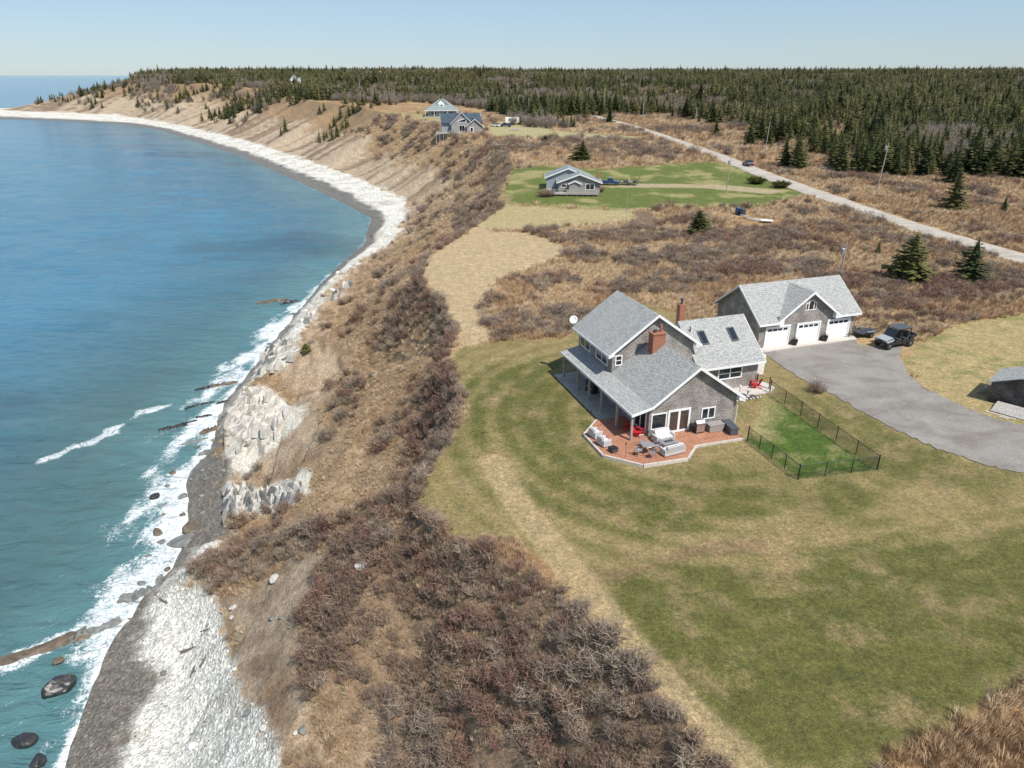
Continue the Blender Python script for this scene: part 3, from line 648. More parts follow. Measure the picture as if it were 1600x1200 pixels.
def slope(parent, pts, th, mat, name='roof_slope'):
    """roof slab from its top outline"""
    p = [Vector(q) for q in pts]; n = (p[1] - p[0]).cross(p[-1] - p[0]).normalized()
    if n.z < 0: n = -n
    m = MB(); m.prism([q - n * th for q in p], n * th); return m.build(name, mat, parent)
def board(parent, a, b, h, t, out, name='fascia', mat='white', drop=.02):
    """trim board under a roof edge a-b; out = outward direction"""
    a = Vector(a); b = Vector(b); o = Vector(out).normalized(); z = Vector((0, 0, 1)); m = MB()
    m.prism([a + z * drop, b + z * drop, b + z * (drop - h), a + z * (drop - h)], o * t); return m.build(name, M[mat], parent)

# ------------------------------------------------------------------ main house
def HW(u, v, z=0.): x, y = HL(u, v); return Vector((x, y, z))
GZ0 = gz(*HL(4, 6))
house = empty('house', (HO[0], HO[1], GZ0), HOUSE_A, 'grey shingled house with two gables, brick chimney and covered porch above the cliff', 'house')
RU, SL = 4.05, .71
def zr(u, top): return top - SL * abs(u - RU)
ZF, ZT = 5.86, 8.06
w = MB(); w.prism([(0, 0, -.3), (8.1, 0, -.3), (8.1, 0, zr(8.1, ZF) - .2), (RU, 0, ZF - .22), (0, 0, zr(0, ZF) - .2)], (0, 7.0, 0)); w.build('wall', M['cedar'], house, label='weathered grey shingle walls of the front gable')
w = MB(); w.prism([(0.01, 7.0, -.3), (8.09, 7.0, -.3), (8.09, 7.0, zr(8.1, ZT) - .2), (RU, 7.0, ZT - .22), (0.01, 7.0, zr(0, ZT) - .2)], (0, 7.2, 0)); w.build('wall', M['cedar'], house, label='weathered grey shingle walls of the tall block')
w = MB(); w.prism([(8.0, 6.35, -.3), (8.0, 13.65, -.3), (8.0, 13.65, 2.78), (8.0, 10, 5.7), (8.0, 6.35, 2.78)], (6.95, 0, 0)); w.build('wall', M['cedar'], house, label='weathered grey shingle walls of the low wing')
# roofs
def gable_uv(v0, v1, top, u0, u1, hollow=None):
    for (ua, ub) in ((u0, RU), (RU, u1)):
        slope(house, [(ua, v0, zr(ua, top)), (ub, v0, zr(ub, top)), (ub, v1, zr(ub, top)), (ua, v1, zr(ua, top))], .16, M['roof'])
gable_uv(-.42, 7.0, ZF, 0.0, 8.62); gable_uv(6.55, 14.65, ZT, -.55, 8.65)
slope(house, [(-1.78, -.42, 2.57), (0, -.42, zr(0, ZF) - .004), (0, 14.3, zr(0, ZF) - .004), (-1.78, 14.3, 2.57)], .14, M['roof'], 'porch_roof')
slope(house, [(8.1, 5.78, 2.62), (15.27, 5.78, 2.62), (15.27, 10, 5.93), (8.1, 10, 5.93)], .16, M['roof']); slope(house, [(8.1, 14.2, 2.62), (15.27, 14.2, 2.62), (15.27, 10, 5.93), (8.1, 10, 5.93)], .16, M['roof'])
# rake boards and fascias
for v, top, u0, u1, z_end in ((-.42, ZF, 0, 8.62, 0), (6.55, ZT, -.55, 8.65, 0)):
    for ua in (u0, u1): board(house, (ua, v, zr(ua, top)), (RU, v, top), .26, .04, (0, -1, 0), 'rake_board')
board(house, (-1.78, -.42, 2.57), (0, -.42, zr(0, ZF)), .22, .045, (0, -1, 0), 'rake_board')
board(house, (-1.78, -.46, 2.57), (-1.78, 14.3, 2.57), .2, .04, (-1, 0, 0)); board(house, (-.55, 6.5, zr(-.55, ZT)), (-.55, 14.65, zr(-.55, ZT)), .2, .04, (-1, 0, 0)); board(house, (8.65, 6.5, zr(8.65, ZT)), (8.65, 14.65, zr(8.65, ZT)), .2, .04, (1, 0, 0))
board(house, (8.62, -.46, zr(8.62, ZF)), (8.62, 6.5, zr(8.62, ZF)), .2, .04, (1, 0, 0)); board(house, (8.7, 5.78, 2.62), (15.27, 5.78, 2.62), .2, .04, (0, -1, 0))
board(house, (15.27, 5.74, 2.62), (15.27, 10, 5.93), .26, .04, (1, 0, 0), 'rake_board'); board(house, (15.27, 14.2, 2.62), (15.27, 10, 5.93), .26, .04, (1, 0, 0), 'rake_board')
for (a, b_) in (((8.08, -.42), (8.66, -.42)),): # boxed eave return at the right corner
    m = MB(); m.prism([(8.05, -.43, 2.42), (8.68, -.43, 2.2), (8.68, -.43, 2.63), (8.05, -.43, 2.85)], (0, .42, 0)); m.build('eave_return', M['white'], house)
m = MB(); m.prism([(-.57, 6.54, 4.5), (.02, 6.54, 4.72), (.02, 6.54, 5.1), (-.57, 6.54, 4.72)], (0, .44, 0)); m.build('eave_return', M['white'], house)
m = MB(); m.prism([(8.67, 6.54, 4.5), (8.08, 6.54, 4.72), (8.08, 6.54, 5.1), (8.67, 6.54, 4.72)], (0, .44, 0)); m.build('eave_return', M['white'], house)
# soffit strip under the front rake
# porch: posts, beam, floor
for v in (-.14, 2.46, 5.45, 7.98, 10.5, 13.75):
    m = MB(); m.cbox((-1.60, v, 1.27), (.17, .17, 2.22)); m.build('porch_post', M['post'], house)
m = MB(); m.box(-1.7, -1.5, -.3, 14.1, 2.36, 2.50); m.build('porch_beam', M['post'], house)
m = MB(); m.box(-2.3, -.01, 4.12, 14.5, -.2, .175); m.build('porch_floor', M['deck_grey'], house)
# windows front gable
window(house, (.18, 0, .72), (1, 0, 0), (0, -1, 0), 1.42, 1.42, 1, 1, .1)
pd = window(house, (1.7, 0, .19), (1, 0, 0), (0, -1, 0), 2.08, 2.05, 2, 1, .17, mat_g='glass_warm', name='patio_door', mull=.2)
window(house, (4.82, 0, .92), (1, 0, 0), (0, -1, 0), 1.32, 1.06, 2, 1, .1, mull=.1)
m = MB(); m.box(7.98, 8.1, -.03, -.003, .1, 2.5); m.build('corner_board', M['cedar'], house)
# tall block
window(house, (.28, 7.0, 3.6), (1, 0, 0), (0, -1, 0), .70, .98, 1, 2, .1)
window(house, (0, 13.78, 3.3), (0, -1, 0), (-1, 0, 0), 2.3, .98, 2, 1, .1, mull=.1); window(house, (0, 10.2, 3.3), (0, -1, 0), (-1, 0, 0), 2.4, .98, 2, 1, .1, mull=.1)
# porch wall
window(house, (0, 13.6, .55), (0, -1, 0), (-1, 0, 0), 1.9, 1.5, 2, 1, .1, mull=.12)
window(house, (0, 8.35, .6), (0, -1, 0), (-1, 0, 0), 2.4, 1.45, 2, 1, .1, mull=.12); window(house, (0, 5.35, .6), (0, -1, 0), (-1, 0, 0), 2.45, 1.45, 3, 1, .1, mull=.12)
window(house, (0, 2.3, .26), (0, -1, 0), (-1, 0, 0), 1.9, 2.0, 2, 1, .12, name='patio_door', mull=.14)
window(house, (0, 11.3, .26), (0, -1, 0), (-1, 0, 0), 2.2, 2.0, 2, 1, .12, name='patio_door', mull=.16)
# wing window (two double-hung units)
window(house, (10.6, 6.35, 1.06), (1, 0, 0), (0, -1, 0), 2.62, 1.18, 2, 2, .12, mull=.09)
# skylights on the wing
def wz(v): return 2.62 + (v - 5.78) * (5.93 - 2.62) / (10 - 5.78)
for u0 in (9.55, 12.75):
    v0, v1 = 7.75, 8.95; m = MB(); n = Vector((0, -(5.93 - 2.62), 10 - 5.78)).normalized()
    a = [Vector((u0, v0, wz(v0))), Vector((u0 + .75, v0, wz(v0))), Vector((u0 + .75, v1, wz(v1))), Vector((u0, v1, wz(v1)))]
    m.prism([p - n * .05 for p in a], n * .15); sk = m.build('skylight', M['dark'], house)
    i = [Vector((u0 + .1, v0 + .1, wz(v0 + .1))), Vector((u0 + .65, v0 + .1, wz(v0 + .1))), Vector((u0 + .65, v1 - .1, wz(v1 - .1))), Vector((u0 + .1, v1 - .1, wz(v1 - .1)))]
    m = MB(); m.prism([p + n * .06 for p in i], n * .05); m.build('pane', M['glass'], sk)
# chimneys
m = MB(); m.box(2.85, 4.05, 5.2, 6.0, 3.8, 6.75); ch = m.build('chimney', M['brick'], house)
m = MB(); m.box(2.79, 4.11, 5.14, 6.06, 6.75, 6.87); m.build('chimney_cap', M['brick'], ch)
m = MB(); m.lathe([(.17, 6.87), (.15, 7.12)], 12, (3.2, 5.6, 0)); m.build('flue', M['dark'], ch); m = MB(); m.lathe([(.13, 6.87), (.11, 7.5)], 12, (3.75, 5.6, 0)); m.build('flue', M['brick'], ch)
m = MB(); m.box(9.35, 9.95, 11.7, 12.3, 3.6, 6.85); ch = m.build('chimney', M['brick'], house, label='slim brick chimney behind the low wing'); m = MB(); m.lathe([(.11, 6.85), (.1, 7.3), (.17, 7.33), (.17, 7.42)], 12, (9.65, 12, 0)); m.build('flue', M['dark'], ch)
for (u, v) in ((8.9, 9.0),): m = MB(); m.lathe([(.06, wz(v) - .1), (.06, wz(v) + .5)], 10, (u, v, 0)); m.build('vent_pipe', M['dark'], house)
m = MB(); m.path([(8.66, -.3, 2.25), (8.4, -.12, 1.95), (8.2, -.08, 1.8), (8.2, -.08, .1)], .04); m.build('downspout', M['white'], house)
# satellite dish behind the back left corner
d = empty('satellite_dish', HW(-.42, 14.72, GZ0 + 4.55), HOUSE_A, 'small white satellite dish at the rear left corner of the main house roof', 'satellite dish')
m = MB(); m.path([(0, 0, 0), (0, 0, .7), (.0, -.1, .95)], .03); m.build('mast', M['steel'], d)
dm = MB(); prof = [(r, .18 * (r / .38) ** 2) for r in (.02, .12, .22, .31, .38)]
dm.lathe(prof + [(.385, .19), (.31, .14), (.2, .05), (.02, -.015)], 20); dish = dm.build('dish', M['white'], d, smooth=True); dish.location = (0, -.12, .98); dish.rotation_euler = (R(62), 0, R(-28))
m = MB(); m.path([(0, 0, .02), (.05, -.2, .42)], .015); arm = m.build('feed_arm', M['steel'], d); arm.location = dish.location; arm.rotation_euler = dish.rotation_euler

# deck in front of the house
deck = empty('deck', (HO[0], HO[1], GZ0), HOUSE_A, 'reddish wooden deck with pale stone edging around the house front', 'deck')
dpoly = [(-2.55, 4.1), (-4.62, 2.05), (-4.62, -1.55), (-2.48, -3.85), (1.18, -4.05), (2.85, -2.5), (7.27, -2.62), (7.27, -.02), (-.02, -.02), (-.02, 4.1)]
m = MB(); m.prism([(u, v, -.25) for u, v in dpoly], (0, 0, .43)); m.build('deck_floor', M['deck_wood'], deck)
edge = MB()
outer = dpoly[:7]
for (a, b_) in zip(outer[:-1], outer[1:]):
    dx, dy = b_[0] - a[0], b_[1] - a[1]; L = math.hypot(dx, dy); nx, ny = dy / L, -dx / L; nx, ny = (nx, ny) if (nx * (a[0] - 1) + ny * (a[1] - 1)) > 0 else (-nx, -ny)
    n = max(1, round(L / 1.2))
    for k in range(n):
        p0 = (a[0] + dx * (k + .004) / n, a[1] + dy * (k + .004) / n); p1 = (a[0] + dx * (k + .996) / n, a[1] + dy * (k + .996) / n); e = MB()
        e.prism([(p0[0] + nx * .002, p0[1] + ny * .002, -.25), (p1[0] + nx * .002, p1[1] + ny * .002, -.25), (p1[0] + nx * .15, p1[1] + ny * .15, -.25), (p0[0] + nx * .15, p0[1] + ny * .15, -.25)], (0, 0, .44 - .004 * (k % 2)))
        e.build('edging_board', M['concrete'], deck)

# ------------------------------------------------------------------ garage
gar = empty('garage', (HO[0], HO[1], GZ0), HOUSE_A, 'grey shingled three-door garage with cross gable and arched window', 'garage')
GU0, GU1, GV0, GV1, GRV, GRZ, GEZ = 21.1, 33.6, 14.5, 22.2, 18.35, 6.08, 2.86
gs = (GRZ - GEZ) / (GRV - 14.0)
w = MB(); w.prism([(GU0, GV0, -.3), (GU0, GV1, -.3), (GU0, GV1, GEZ + .5 * gs - .2), (GU0, GRV, GRZ - .2), (GU0, GV0, GEZ + .5 * gs - .2)], (GU1 - GU0, 0, 0)); w.build('wall', M['cedar'], gar)
AU, AZ = 27.08, 5.93; gs2 = (AZ - 2.9) / 4.13
w = MB(); w.prism([(AU - 3.55, GV0 - .03, 2.7), (AU + 3.55, GV0 - .03, 2.7), (AU + 3.55, GV0 - .03, AZ - 3.55 * gs2 - .18), (AU, GV0 - .03, AZ - .2), (AU - 3.55, GV0 - .03, AZ - 3.55 * gs2 - .18)], (0, 3.0, 0)); w.build('gable_wall', M['cedar'], gar)
slope(gar, [(20.68, 14.0, GEZ), (27.08 - 4.0, 14.0, GEZ), (27.08 - 4.0, 14.62, GEZ + .62 * gs), (27.08 + 4.0, 14.62, GEZ + .62 * gs), (27.08 + 4.0, 14.0, GEZ), (34.02, 14.0, GEZ), (34.02, GRV, GRZ), (20.68, GRV, GRZ)], .16, M['roof']); slope(gar, [(20.68, 2 * GRV - 14.0, GEZ), (34.02, 2 * GRV - 14.0, GEZ), (34.02, GRV, GRZ), (20.68, GRV, GRZ)], .16, M['roof'])
vb = GRV - (GRZ - AZ) / gs          # where the cross ridge meets the main slope
for s in (-1, 1):
    ue = AU + s * 4.13; m = MB(); top = [(AU, 13.98, AZ), (AU, vb, AZ), (ue, 13.98, 2.9)]
    slope(gar, [(AU, 13.98, AZ), (AU, vb, AZ + .0), (ue, 14.04, 2.9), (ue, 13.98, 2.9)], .15, M['roof'], 'cross_gable_slope')
    board(gar, (ue, 13.98, 2.9), (AU, 13.98, AZ), .28, .045, (0, -1, 0), 'rake_board')
    m = MB(); m.prism([(ue + s * .02, 13.95, 2.62), (ue - s * .75, 13.95, 2.62), (ue - s * .75, 13.95, 3.2), (ue + s * .02, 13.95, 2.92)], (0, .5, 0)); m.build('eave_return', M['white'], gar)
board(gar, (20.68, 14.0, GEZ), (AU - 4.13, 14.0, GEZ), .22, .04, (0, -1, 0)); board(gar, (AU + 4.13, 14.0, GEZ), (34.02, 14.0, GEZ), .22, .04, (0, -1, 0))
for u, s in ((20.68, -1), (34.02, 1)):
    board(gar, (u, 14.0, GEZ), (u, GRV, GRZ), .24, .04, (s, 0, 0), 'rake_board'); board(gar, (u, 2 * GRV - 14, GEZ), (u, GRV, GRZ), .24, .04, (s, 0, 0), 'rake_board')
for u0 in (22.02, 26.02, 30.05):
    W_, H_ = 2.86, 2.2; y = GV0 - .03; f = MB()
    f.box(u0 - .16, u0, y - .05, GV0 + .05, .05, H_ + .16); f.box(u0 + W_, u0 + W_ + .16, y - .05, GV0 + .05, .05, H_ + .16); f.box(u0, u0 + W_, y - .052, GV0 + .05, H_ - .02, H_ + .16)
    dr = f.build('garage_door', M['white'], gar)
    for k in range(4):
        z0 = .06 + k * (H_ - .08) / 4; z1 = z0 + (H_ - .08) / 4 - .012
        q = MB(); q.box(u0 + .01, u0 + W_ - .01, y + .0, GV0 - .004, z0, z1); q.build('door_panel', M['white_door'], dr)
    zt0 = .06 + 3 * (H_ - .08) / 4
    for k in range(4):
        x0 = u0 + .16 + k * .66; q = MB(); q.box(x0, x0 + .52, y - .012, y - .002, zt0 + .16, zt0 + .42); q.build('pane', M['glass'], dr)
# arched window of three lights
aw = MB(); y0 = GV0 - .08
def arch(u, z0, w, h, n=12): return [(u - w / 2, z0)] + [(u + w / 2, z0)] + [(u + w / 2 * math.cos(math.pi * k / n), z0 + h + w / 2 * math.sin(math.pi * k / n)) for k in range(n + 1)]
for (x0, x1, z0, z1) in ((26.62, 28.02, 3.72, 3.82), (26.62, 26.7, 3.82, 4.5), (27.94, 28.02, 3.82, 4.5), (26.62, 26.98, 4.5, 4.58), (27.66, 28.02, 4.5, 4.58)): aw.box(x0, x1, y0, GV0, z0, z1)
AC = 27.32
pts_o = [(AC + .40 * math.cos(math.pi * k / 12), 4.5 + .40 * math.sin(math.pi * k / 12)) for k in range(13)]; pts_i = [(AC + .29 * math.cos(math.pi * k / 12), 4.5 + .29 * math.sin(math.pi * k / 12)) for k in range(13)]
for k in range(12): aw.prism([(pts_o[k][0], y0 - .003, pts_o[k][1]), (pts_o[k + 1][0], y0 - .003, pts_o[k + 1][1]), (pts_i[k + 1][0], y0 - .003, pts_i[k + 1][1]), (pts_i[k][0], y0 - .003, pts_i[k][1])], (0, .09, 0))
for s in (-1, 1): aw.box(*sorted((AC + s * .29, AC + s * .40)), y0 - .001, GV0, 3.82, 4.5)
awin = aw.build('arched_window', M['white'], gar)
q = MB(); q.prism([(u, y0 + .02, z) for u, z in arch(AC, 3.82, .58, .68)], (0, .02, 0)); q.build('pane', M['glass'], awin)
for x0, x1 in ((26.7, AC - .40), (AC + .40, 27.94)): q = MB(); q.box(x0, x1, y0 + .02, y0 + .04, 3.82, 4.5); q.build('pane', M['glass'], awin)
q = MB(); q.prism([(GU0 - .004, 16.2, .05), (GU0 - .004, 17.2, .05), (GU0 - .004, 17.2, 2.1), (GU0 - .004, 16.2, 2.1)], (-.05, 0, 0)); q.build('side_door', M['white'], gar)
# concrete apron, walk and patio
def slab_l(name, pts, h, mat, z=-.2):
    m = MB(); m.prism([(u, v, z) for u, v in pts], (0, 0, h - z)); o = m.build(name, M[mat]); o.location = (HO[0], HO[1], GZ0); o.rotation_euler = (0, 0, HOUSE_A); o['kind'] = 'structure'; return o
slab_l('garage_apron', [(20.6, 13.3), (25.5, 13.55), (33.5, 13.5), (33.9, 14.45), (21.2, 14.45), (21.0, 15.5), (20.2, 15.5)], .085, 'concrete')
slab_l('walk', [(15.4, 8.6), (17.2, 8.2), (20.9, 12.6), (20.5, 15.4), (18.8, 14.8), (15.4, 10.4)], .07, 'concrete')
slab_l('patio', [(9.2, 4.75), (15.2, 4.35), (16.3, 5.2), (16.2, 6.6), (15.0, 7.0), (15.0, 6.3), (9.2, 6.3)], .075, 'concrete')
slab_l('flower_bed', [(9.6, 3.9), (13.4, 3.95), (13.3, 4.72), (9.6, 4.72)], .06, 'soilbed')

# ------------------------------------------------------------------ vegetation meshes
def tri_mesh(name, V, Fc, mat):
    me = bpy.data.meshes.new(name); me.from_pydata([tuple(map(float, v)) for v in V], [], Fc); me.materials.append(mat); return me
def shrub_mesh(name, seed, mat, stems=30, h=.9, r=.55, wid=.03, fine=3):
    g = np.random.default_rng(seed); V = []; Fc = []
    def blade(a, b, w):
        d = b - a; s = np.cross(d, g.normal(size=3)); s = s / (np.linalg.norm(s) + 1e-6) * w; k = len(V)
        V.extend([a - s, a + s, b]); Fc.append((k, k + 1, k + 2))
    for i in range(stems):
        a = g.uniform(0, 2 * np.pi); rr = r * np.sqrt(g.uniform()) ; base = np.array([np.cos(a) * rr * .35, np.sin(a) * rr * .35, -.05])
        hh = h * g.uniform(.6, 1.05) * (1 - .35 * (rr / r) ** 2); tip = np.array([np.cos(a) * rr * 1.15, np.sin(a) * rr * 1.15, hh]) + g.normal(size=3) * .06
        blade(base, tip, wid)
        for j in range(fine):
            t = g.uniform(.35, .95); p = base + (tip - base) * t
            q = p + (g.normal(size=3) * np.array([.2, .2, .08]) + np.array([0, 0, .17])) * h; blade(p, q, wid * .75)
    return tri_mesh(name, V, Fc, mat)
def grass_mesh(name, seed, mat, n=34, h=.55, r=.3, wid=.02):
    g = np.random.default_rng(seed); V = []; Fc = []; lean = g.normal(size=2) * .12
    for i in range(n):
        a = g.uniform(0, 2 * np.pi); rr = r * np.sqrt(g.uniform()); b = np.array([np.cos(a) * rr, np.sin(a) * rr, -.03]); hh = h * g.uniform(.55, 1.1)
        d = np.array([np.cos(a), np.sin(a)]) * g.uniform(.05, .45) * hh + lean * hh; m = b + np.array([d[0] * .35, d[1] * .35, hh * .62]); t = b + np.array([d[0], d[1], hh * g.uniform(.75, 1.0)])
        s = np.array([-np.sin(a + 1.1), np.cos(a + 1.1), 0]) * wid; k = len(V); V.extend([b - s, b + s, m - s * .8, m + s * .8, t]); Fc.extend([(k, k + 1, k + 3, k + 2), (k + 2, k + 3, k + 4)])
    return tri_mesh(name, V, Fc, mat)
def spruce_crown(name, seed, mat, h=9., r=2.5, whorls=20, br=9, sprays=4, low=.06, lean=.0):
    g = np.random.default_rng(seed); V = []; Fc = []
    # dense inner mass, ragged
    n = 7; lv = 5
    for i in range(lv + 1):
        t = i / lv; z = h * (low + (1 - low) * t * .94); rad = r * .42 * (1 - t) ** .9 + .02
        for k in range(n): a = 2 * np.pi * k / n + i * .4; rr = rad * g.uniform(.7, 1.2); V.append((rr * np.cos(a), rr * np.sin(a), z))
    for i in range(lv):
        for k in range(n): Fc.append((i * n + k, i * n + (k + 1) % n, (i + 1) * n + (k + 1) % n, (i + 1) * n + k))
    side = g.uniform(.8, 1.2, 8)
    for i in range(whorls):
        t = (i + g.uniform(-.3, .3)) / whorls; t = min(max(t, 0), .985); z = h * (low + (1 - low) * t)
        R_ = r * ((1 - t) ** .82) * (0.72 + .28 * min(1, t * 5)) + .12
        m = max(4, int(br * (1 - t * .5)))
        for k in range(m):
            a = 2 * np.pi * (k + g.uniform(-.35, .35)) / m + i * 1.3; sd = side[int((a % (2 * np.pi)) / (2 * np.pi) * 8) % 8]
            L = R_ * g.uniform(.68, 1.12) * sd; droop = -.20 * L * (1 - t) + .18 * L * t; zz = z + g.uniform(-.12, .12) * h / whorls * 3
            d = np.array([np.cos(a), np.sin(a), 0]); s = np.array([-np.sin(a), np.cos(a), 0]); lift = np.array([0, 0, 1.])
            for q in range(sprays):
                f0 = .18 + .82 * q / sprays; f1 = f0 + .95 / sprays + .12
                p0 = d * L * f0 + lift * (zz + droop * f0 ** 1.4); p1 = d * L * min(f1, 1.08) + lift * (zz + droop * min(f1, 1.05) ** 1.4 + .04 * L)
                w = L * .23 * (1.15 - .55 * f0) * g.uniform(.8, 1.25) + .05; mid = (p0 + p1) / 2; sg = g.uniform(-.3, .3) * w
                kk = len(V); V.extend([p0 + lift * .05, mid + s * w + lift * (sg - .10 * L * .5), p1, mid - s * w - lift * (sg + .10 * L * .5)]); Fc.extend([(kk, kk + 1, kk + 2), (kk, kk + 2, kk + 3)])
    k = len(V); V.extend([(.07, 0, h * .93), (-.05, .06, h * .93), (-.05, -.06, h * .93), (0, 0, h * 1.04)]); Fc.extend([(k, k + 1, k + 3), (k + 1, k + 2, k + 3), (k + 2, k, k + 3)])
    if lean: V = [(v[0] + lean * v[2] ** 1.3 * .1, v[1], v[2]) for v in V]
    return tri_mesh(name, V, Fc, mat)
def trunk_mesh(name, h, r):
    m = MB(); m.tube((0, 0, -.4), (0, 0, h * .5), r, r * .6, 7); m.tube((0, 0, h * .5), (0, 0, h * .97), r * .6, .02, 7)
    for k in range(5): a = k * 2.4; m.tube((0, 0, h * (.08 + .05 * k)), (math.cos(a) * r * 7, math.sin(a) * r * 7, h * (.07 + .05 * k)), r * .25, .01, 4)
    return m.mesh(name)
M['spruce'] = foliage('spruce_needles', (.045, .058, .022), (.075, .088, .03), (.135, .138, .045))
M['spruce_far'] = foliage('spruce_needles_woodland', (.058, .068, .03), (.10, .105, .04), (.18, .165, .07))
M['spruce_far2'] = foliage('spruce_needles_olive', (.085, .085, .035), (.135, .128, .05), (.20, .175, .075))
M['spruce_far3'] = foliage('spruce_needles_dark', (.035, .048, .024), (.06, .072, .03), (.10, .105, .045))
M['spruce2'] = foliage('spruce_needles_warm', (.065, .072, .026), (.105, .108, .036), (.165, .155, .05))
M['bark'] = plain('spruce_bark', (.12, .095, .08), .95, var=.3, scale=6, bump=.4)
M['twig'] = foliage('bare_twigs', (.17, .122, .095), (.25, .178, .132), (.37, .27, .185))
M['twig_red'] = foliage('reddish_twigs', (.18, .108, .088), (.25, .15, .115), (.34, .22, .155))
M['twig_grey'] = foliage('grey_twigs', (.19, .148, .118), (.28, .22, .17), (.40, .32, .235))
M['drygrass'] = foliage('dry_grass', (.44, .315, .19), (.57, .43, .275), (.68, .56, .39))
M['rustgrass'] = foliage('rust_grass', (.35, .23, .135), (.47, .325, .195), (.58, .43, .275))
M['grey_bare'] = foliage('grey_bare_branches', (.17, .142, .115), (.24, .202, .165), (.31, .265, .22))
M['juniper'] = foliage('low_evergreen', (.05, .055, .016), (.09, .085, .022), (.13, .11, .03))

def proto(me): return bpy.data.objects.new(me.name, me)      # source of scattered copies, not placed itself
def scatter(name, pts, protos, scl, rot, pick, label, cat, tilt=None):
    me = bpy.data.meshes.new(name); me.vertices.add(len(pts)); me.vertices.foreach_set('co', np.asarray(pts, np.float32).ravel())
    float_attr(me, 'scl', np.asarray(scl)); float_attr(me, 'rot', np.asarray(rot))
    a = me.attributes.new('pick', 'INT', 'POINT'); a.data.foreach_set('value', np.asarray(pick, np.int32))
    o = link(name, me, None, kind='stuff'); tag(o, label, cat)
    ng = bpy.data.node_groups.new(name, 'GeometryNodeTree'); ng.interface.new_socket('Geometry', in_out='INPUT', socket_type='NodeSocketGeometry'); ng.interface.new_socket('Geometry', in_out='OUTPUT', socket_type='NodeSocketGeometry')
    gi = ng.nodes.new('NodeGroupInput'); go = ng.nodes.new('NodeGroupOutput'); ip = ng.nodes.new('GeometryNodeInstanceOnPoints'); jn = ng.nodes.new('GeometryNodeJoinGeometry')
    for p in reversed(protos):      # the join node lists its last link first
        oi = ng.nodes.new('GeometryNodeObjectInfo'); oi.inputs['Object'].default_value = p; oi.inputs['As Instance'].default_value = True; ng.links.new(oi.outputs['Geometry'], jn.inputs[0])
    def na(n, t):
        q = ng.nodes.new('GeometryNodeInputNamedAttribute'); q.data_type = t; q.inputs['Name'].default_value = n; return [s for s in q.outputs if s.enabled][0]
    ce = ng.nodes.new('ShaderNodeCombineXYZ'); ng.links.new(na('rot', 'FLOAT'), ce.inputs[2])
    ng.links.new(gi.outputs[0], ip.inputs['Points']); ng.links.new(jn.outputs[0], ip.inputs['Instance']); ip.inputs['Pick Instance'].default_value = True
    ng.links.new(na('pick', 'INT'), ip.inputs['Instance Index']); ng.links.new(ce.outputs[0], ip.inputs['Rotation'])
    cs = ng.nodes.new('ShaderNodeCombineXYZ'); sc = na('scl', 'FLOAT')
    for i in range(3): ng.links.new(sc, cs.inputs[i])
    ng.links.new(cs.outputs[0], ip.inputs['Scale']); ng.links.new(ip.outputs[0], go.inputs[0])
    md = o.modifiers.new('scatter', 'NODES'); md.node_group = ng; return o

# ------------------------------------------------------------------ where nothing may grow
def to_local(x, y):
    dx, dy = x - HO[0], y - HO[1]; c, s = math.cos(HOUSE_A), math.sin(HOUSE_A); return dx * c + dy * s, -dx * s + dy * c
H2 = P(905, 304); H3 = P(722, 209); H4 = P(690, 183)
CLEAR = [(P(1153, 337), 3.2), (P(1161, 338), 3.0), (P(1182, 346), 5.0), (P(1192, 350), 4.0), (P(1352, 529), 2.4), (P(1345, 529), 2.0), (P(1400, 545), 2.8), (P(1385, 545), 2.2), (P(1418, 545), 1.6), (P(1275, 613), .8)]
def blocked(x, y, pad=.3):
    u, v = to_local(x, y)
    b = (u > -5 - pad) & (u < 17) & (v > -4.4) & (v < 15.2 + pad)
    b |= (u > 20.2 - pad) & (u < 34 + pad) & (v > 13 - pad) & (v < 22.8 + pad)
    d, _ = seg_near(x, y, ROAD); b |= d < 3.2 + pad
    m = (x > drive[:, 0].min()) & (x < drive[:, 0].max()) & (y > drive[:, 1].min()) & (y < drive[:, 1].max())
    dd = np.full(x.shape, -9.); dd[m] = sdf(x[m], y[m], drive); b |= dd > -pad
    for h, r in CLEAR: b |= np.hypot(x - h.x, y - h.y) < r
    for h, r in ((H2, 8), (H3, 10), (H4, 11)): b |= np.hypot(x - h.x, y - h.y - r * .5) < r
    return b
def in_view(x, y, mar=.12): return (np.abs(x) < (y * _c + 18) * (.7213 + mar) + 6)

# brush, dry grass and stones
BANDS = [(15, 48, 3.6, 7.0), (48, 85, 2.6, 5.0), (85, 140, 1.7, 3.4), (140, 230, .75, 1.5), (230, 430, .25, .42)]
bp_, gp_ = [], []
for (y0, y1, db, dg) in BANDS:
    xl = min(float(cv(T_TOE, y)) for y in (y0, y1)) - 6; xr = (y1 * _c + 18) * .85; A = (xr - xl) * (y1 - y0)
    for dens, out, key in ((db, bp_, 'brush'), (dg, gp_, 'grass')):
        n = int(A * dens); x = rng.uniform(xl, xr, n); y = rng.uniform(y0, y1, n); m = in_view(x, y) & ~blocked(x, y); x, y = x[m], y[m]; c = cover(x, y)
        pr = c['brush'] if key == 'brush' else c['grass'] * (1 - .55 * c['brush'])
        keep = rng.uniform(size=len(x)) < pr; x, y = x[keep], y[keep]; out.append(np.stack([x, y, hgt(x, y), c['t'][keep], np.full(len(x), {3.6: 1.0, 2.6: 1.1, 1.7: 1.3, .75: 1.7, .25: 2.4, 7.: 1., 5.: 1.15, 3.4: 1.35, 1.5: 1.8, .42: 2.8}[dens])], 1))
bp_ = np.concatenate(bp_); gp_ = np.concatenate(gp_)
print('brush', len(bp_), 'grass', len(gp_))
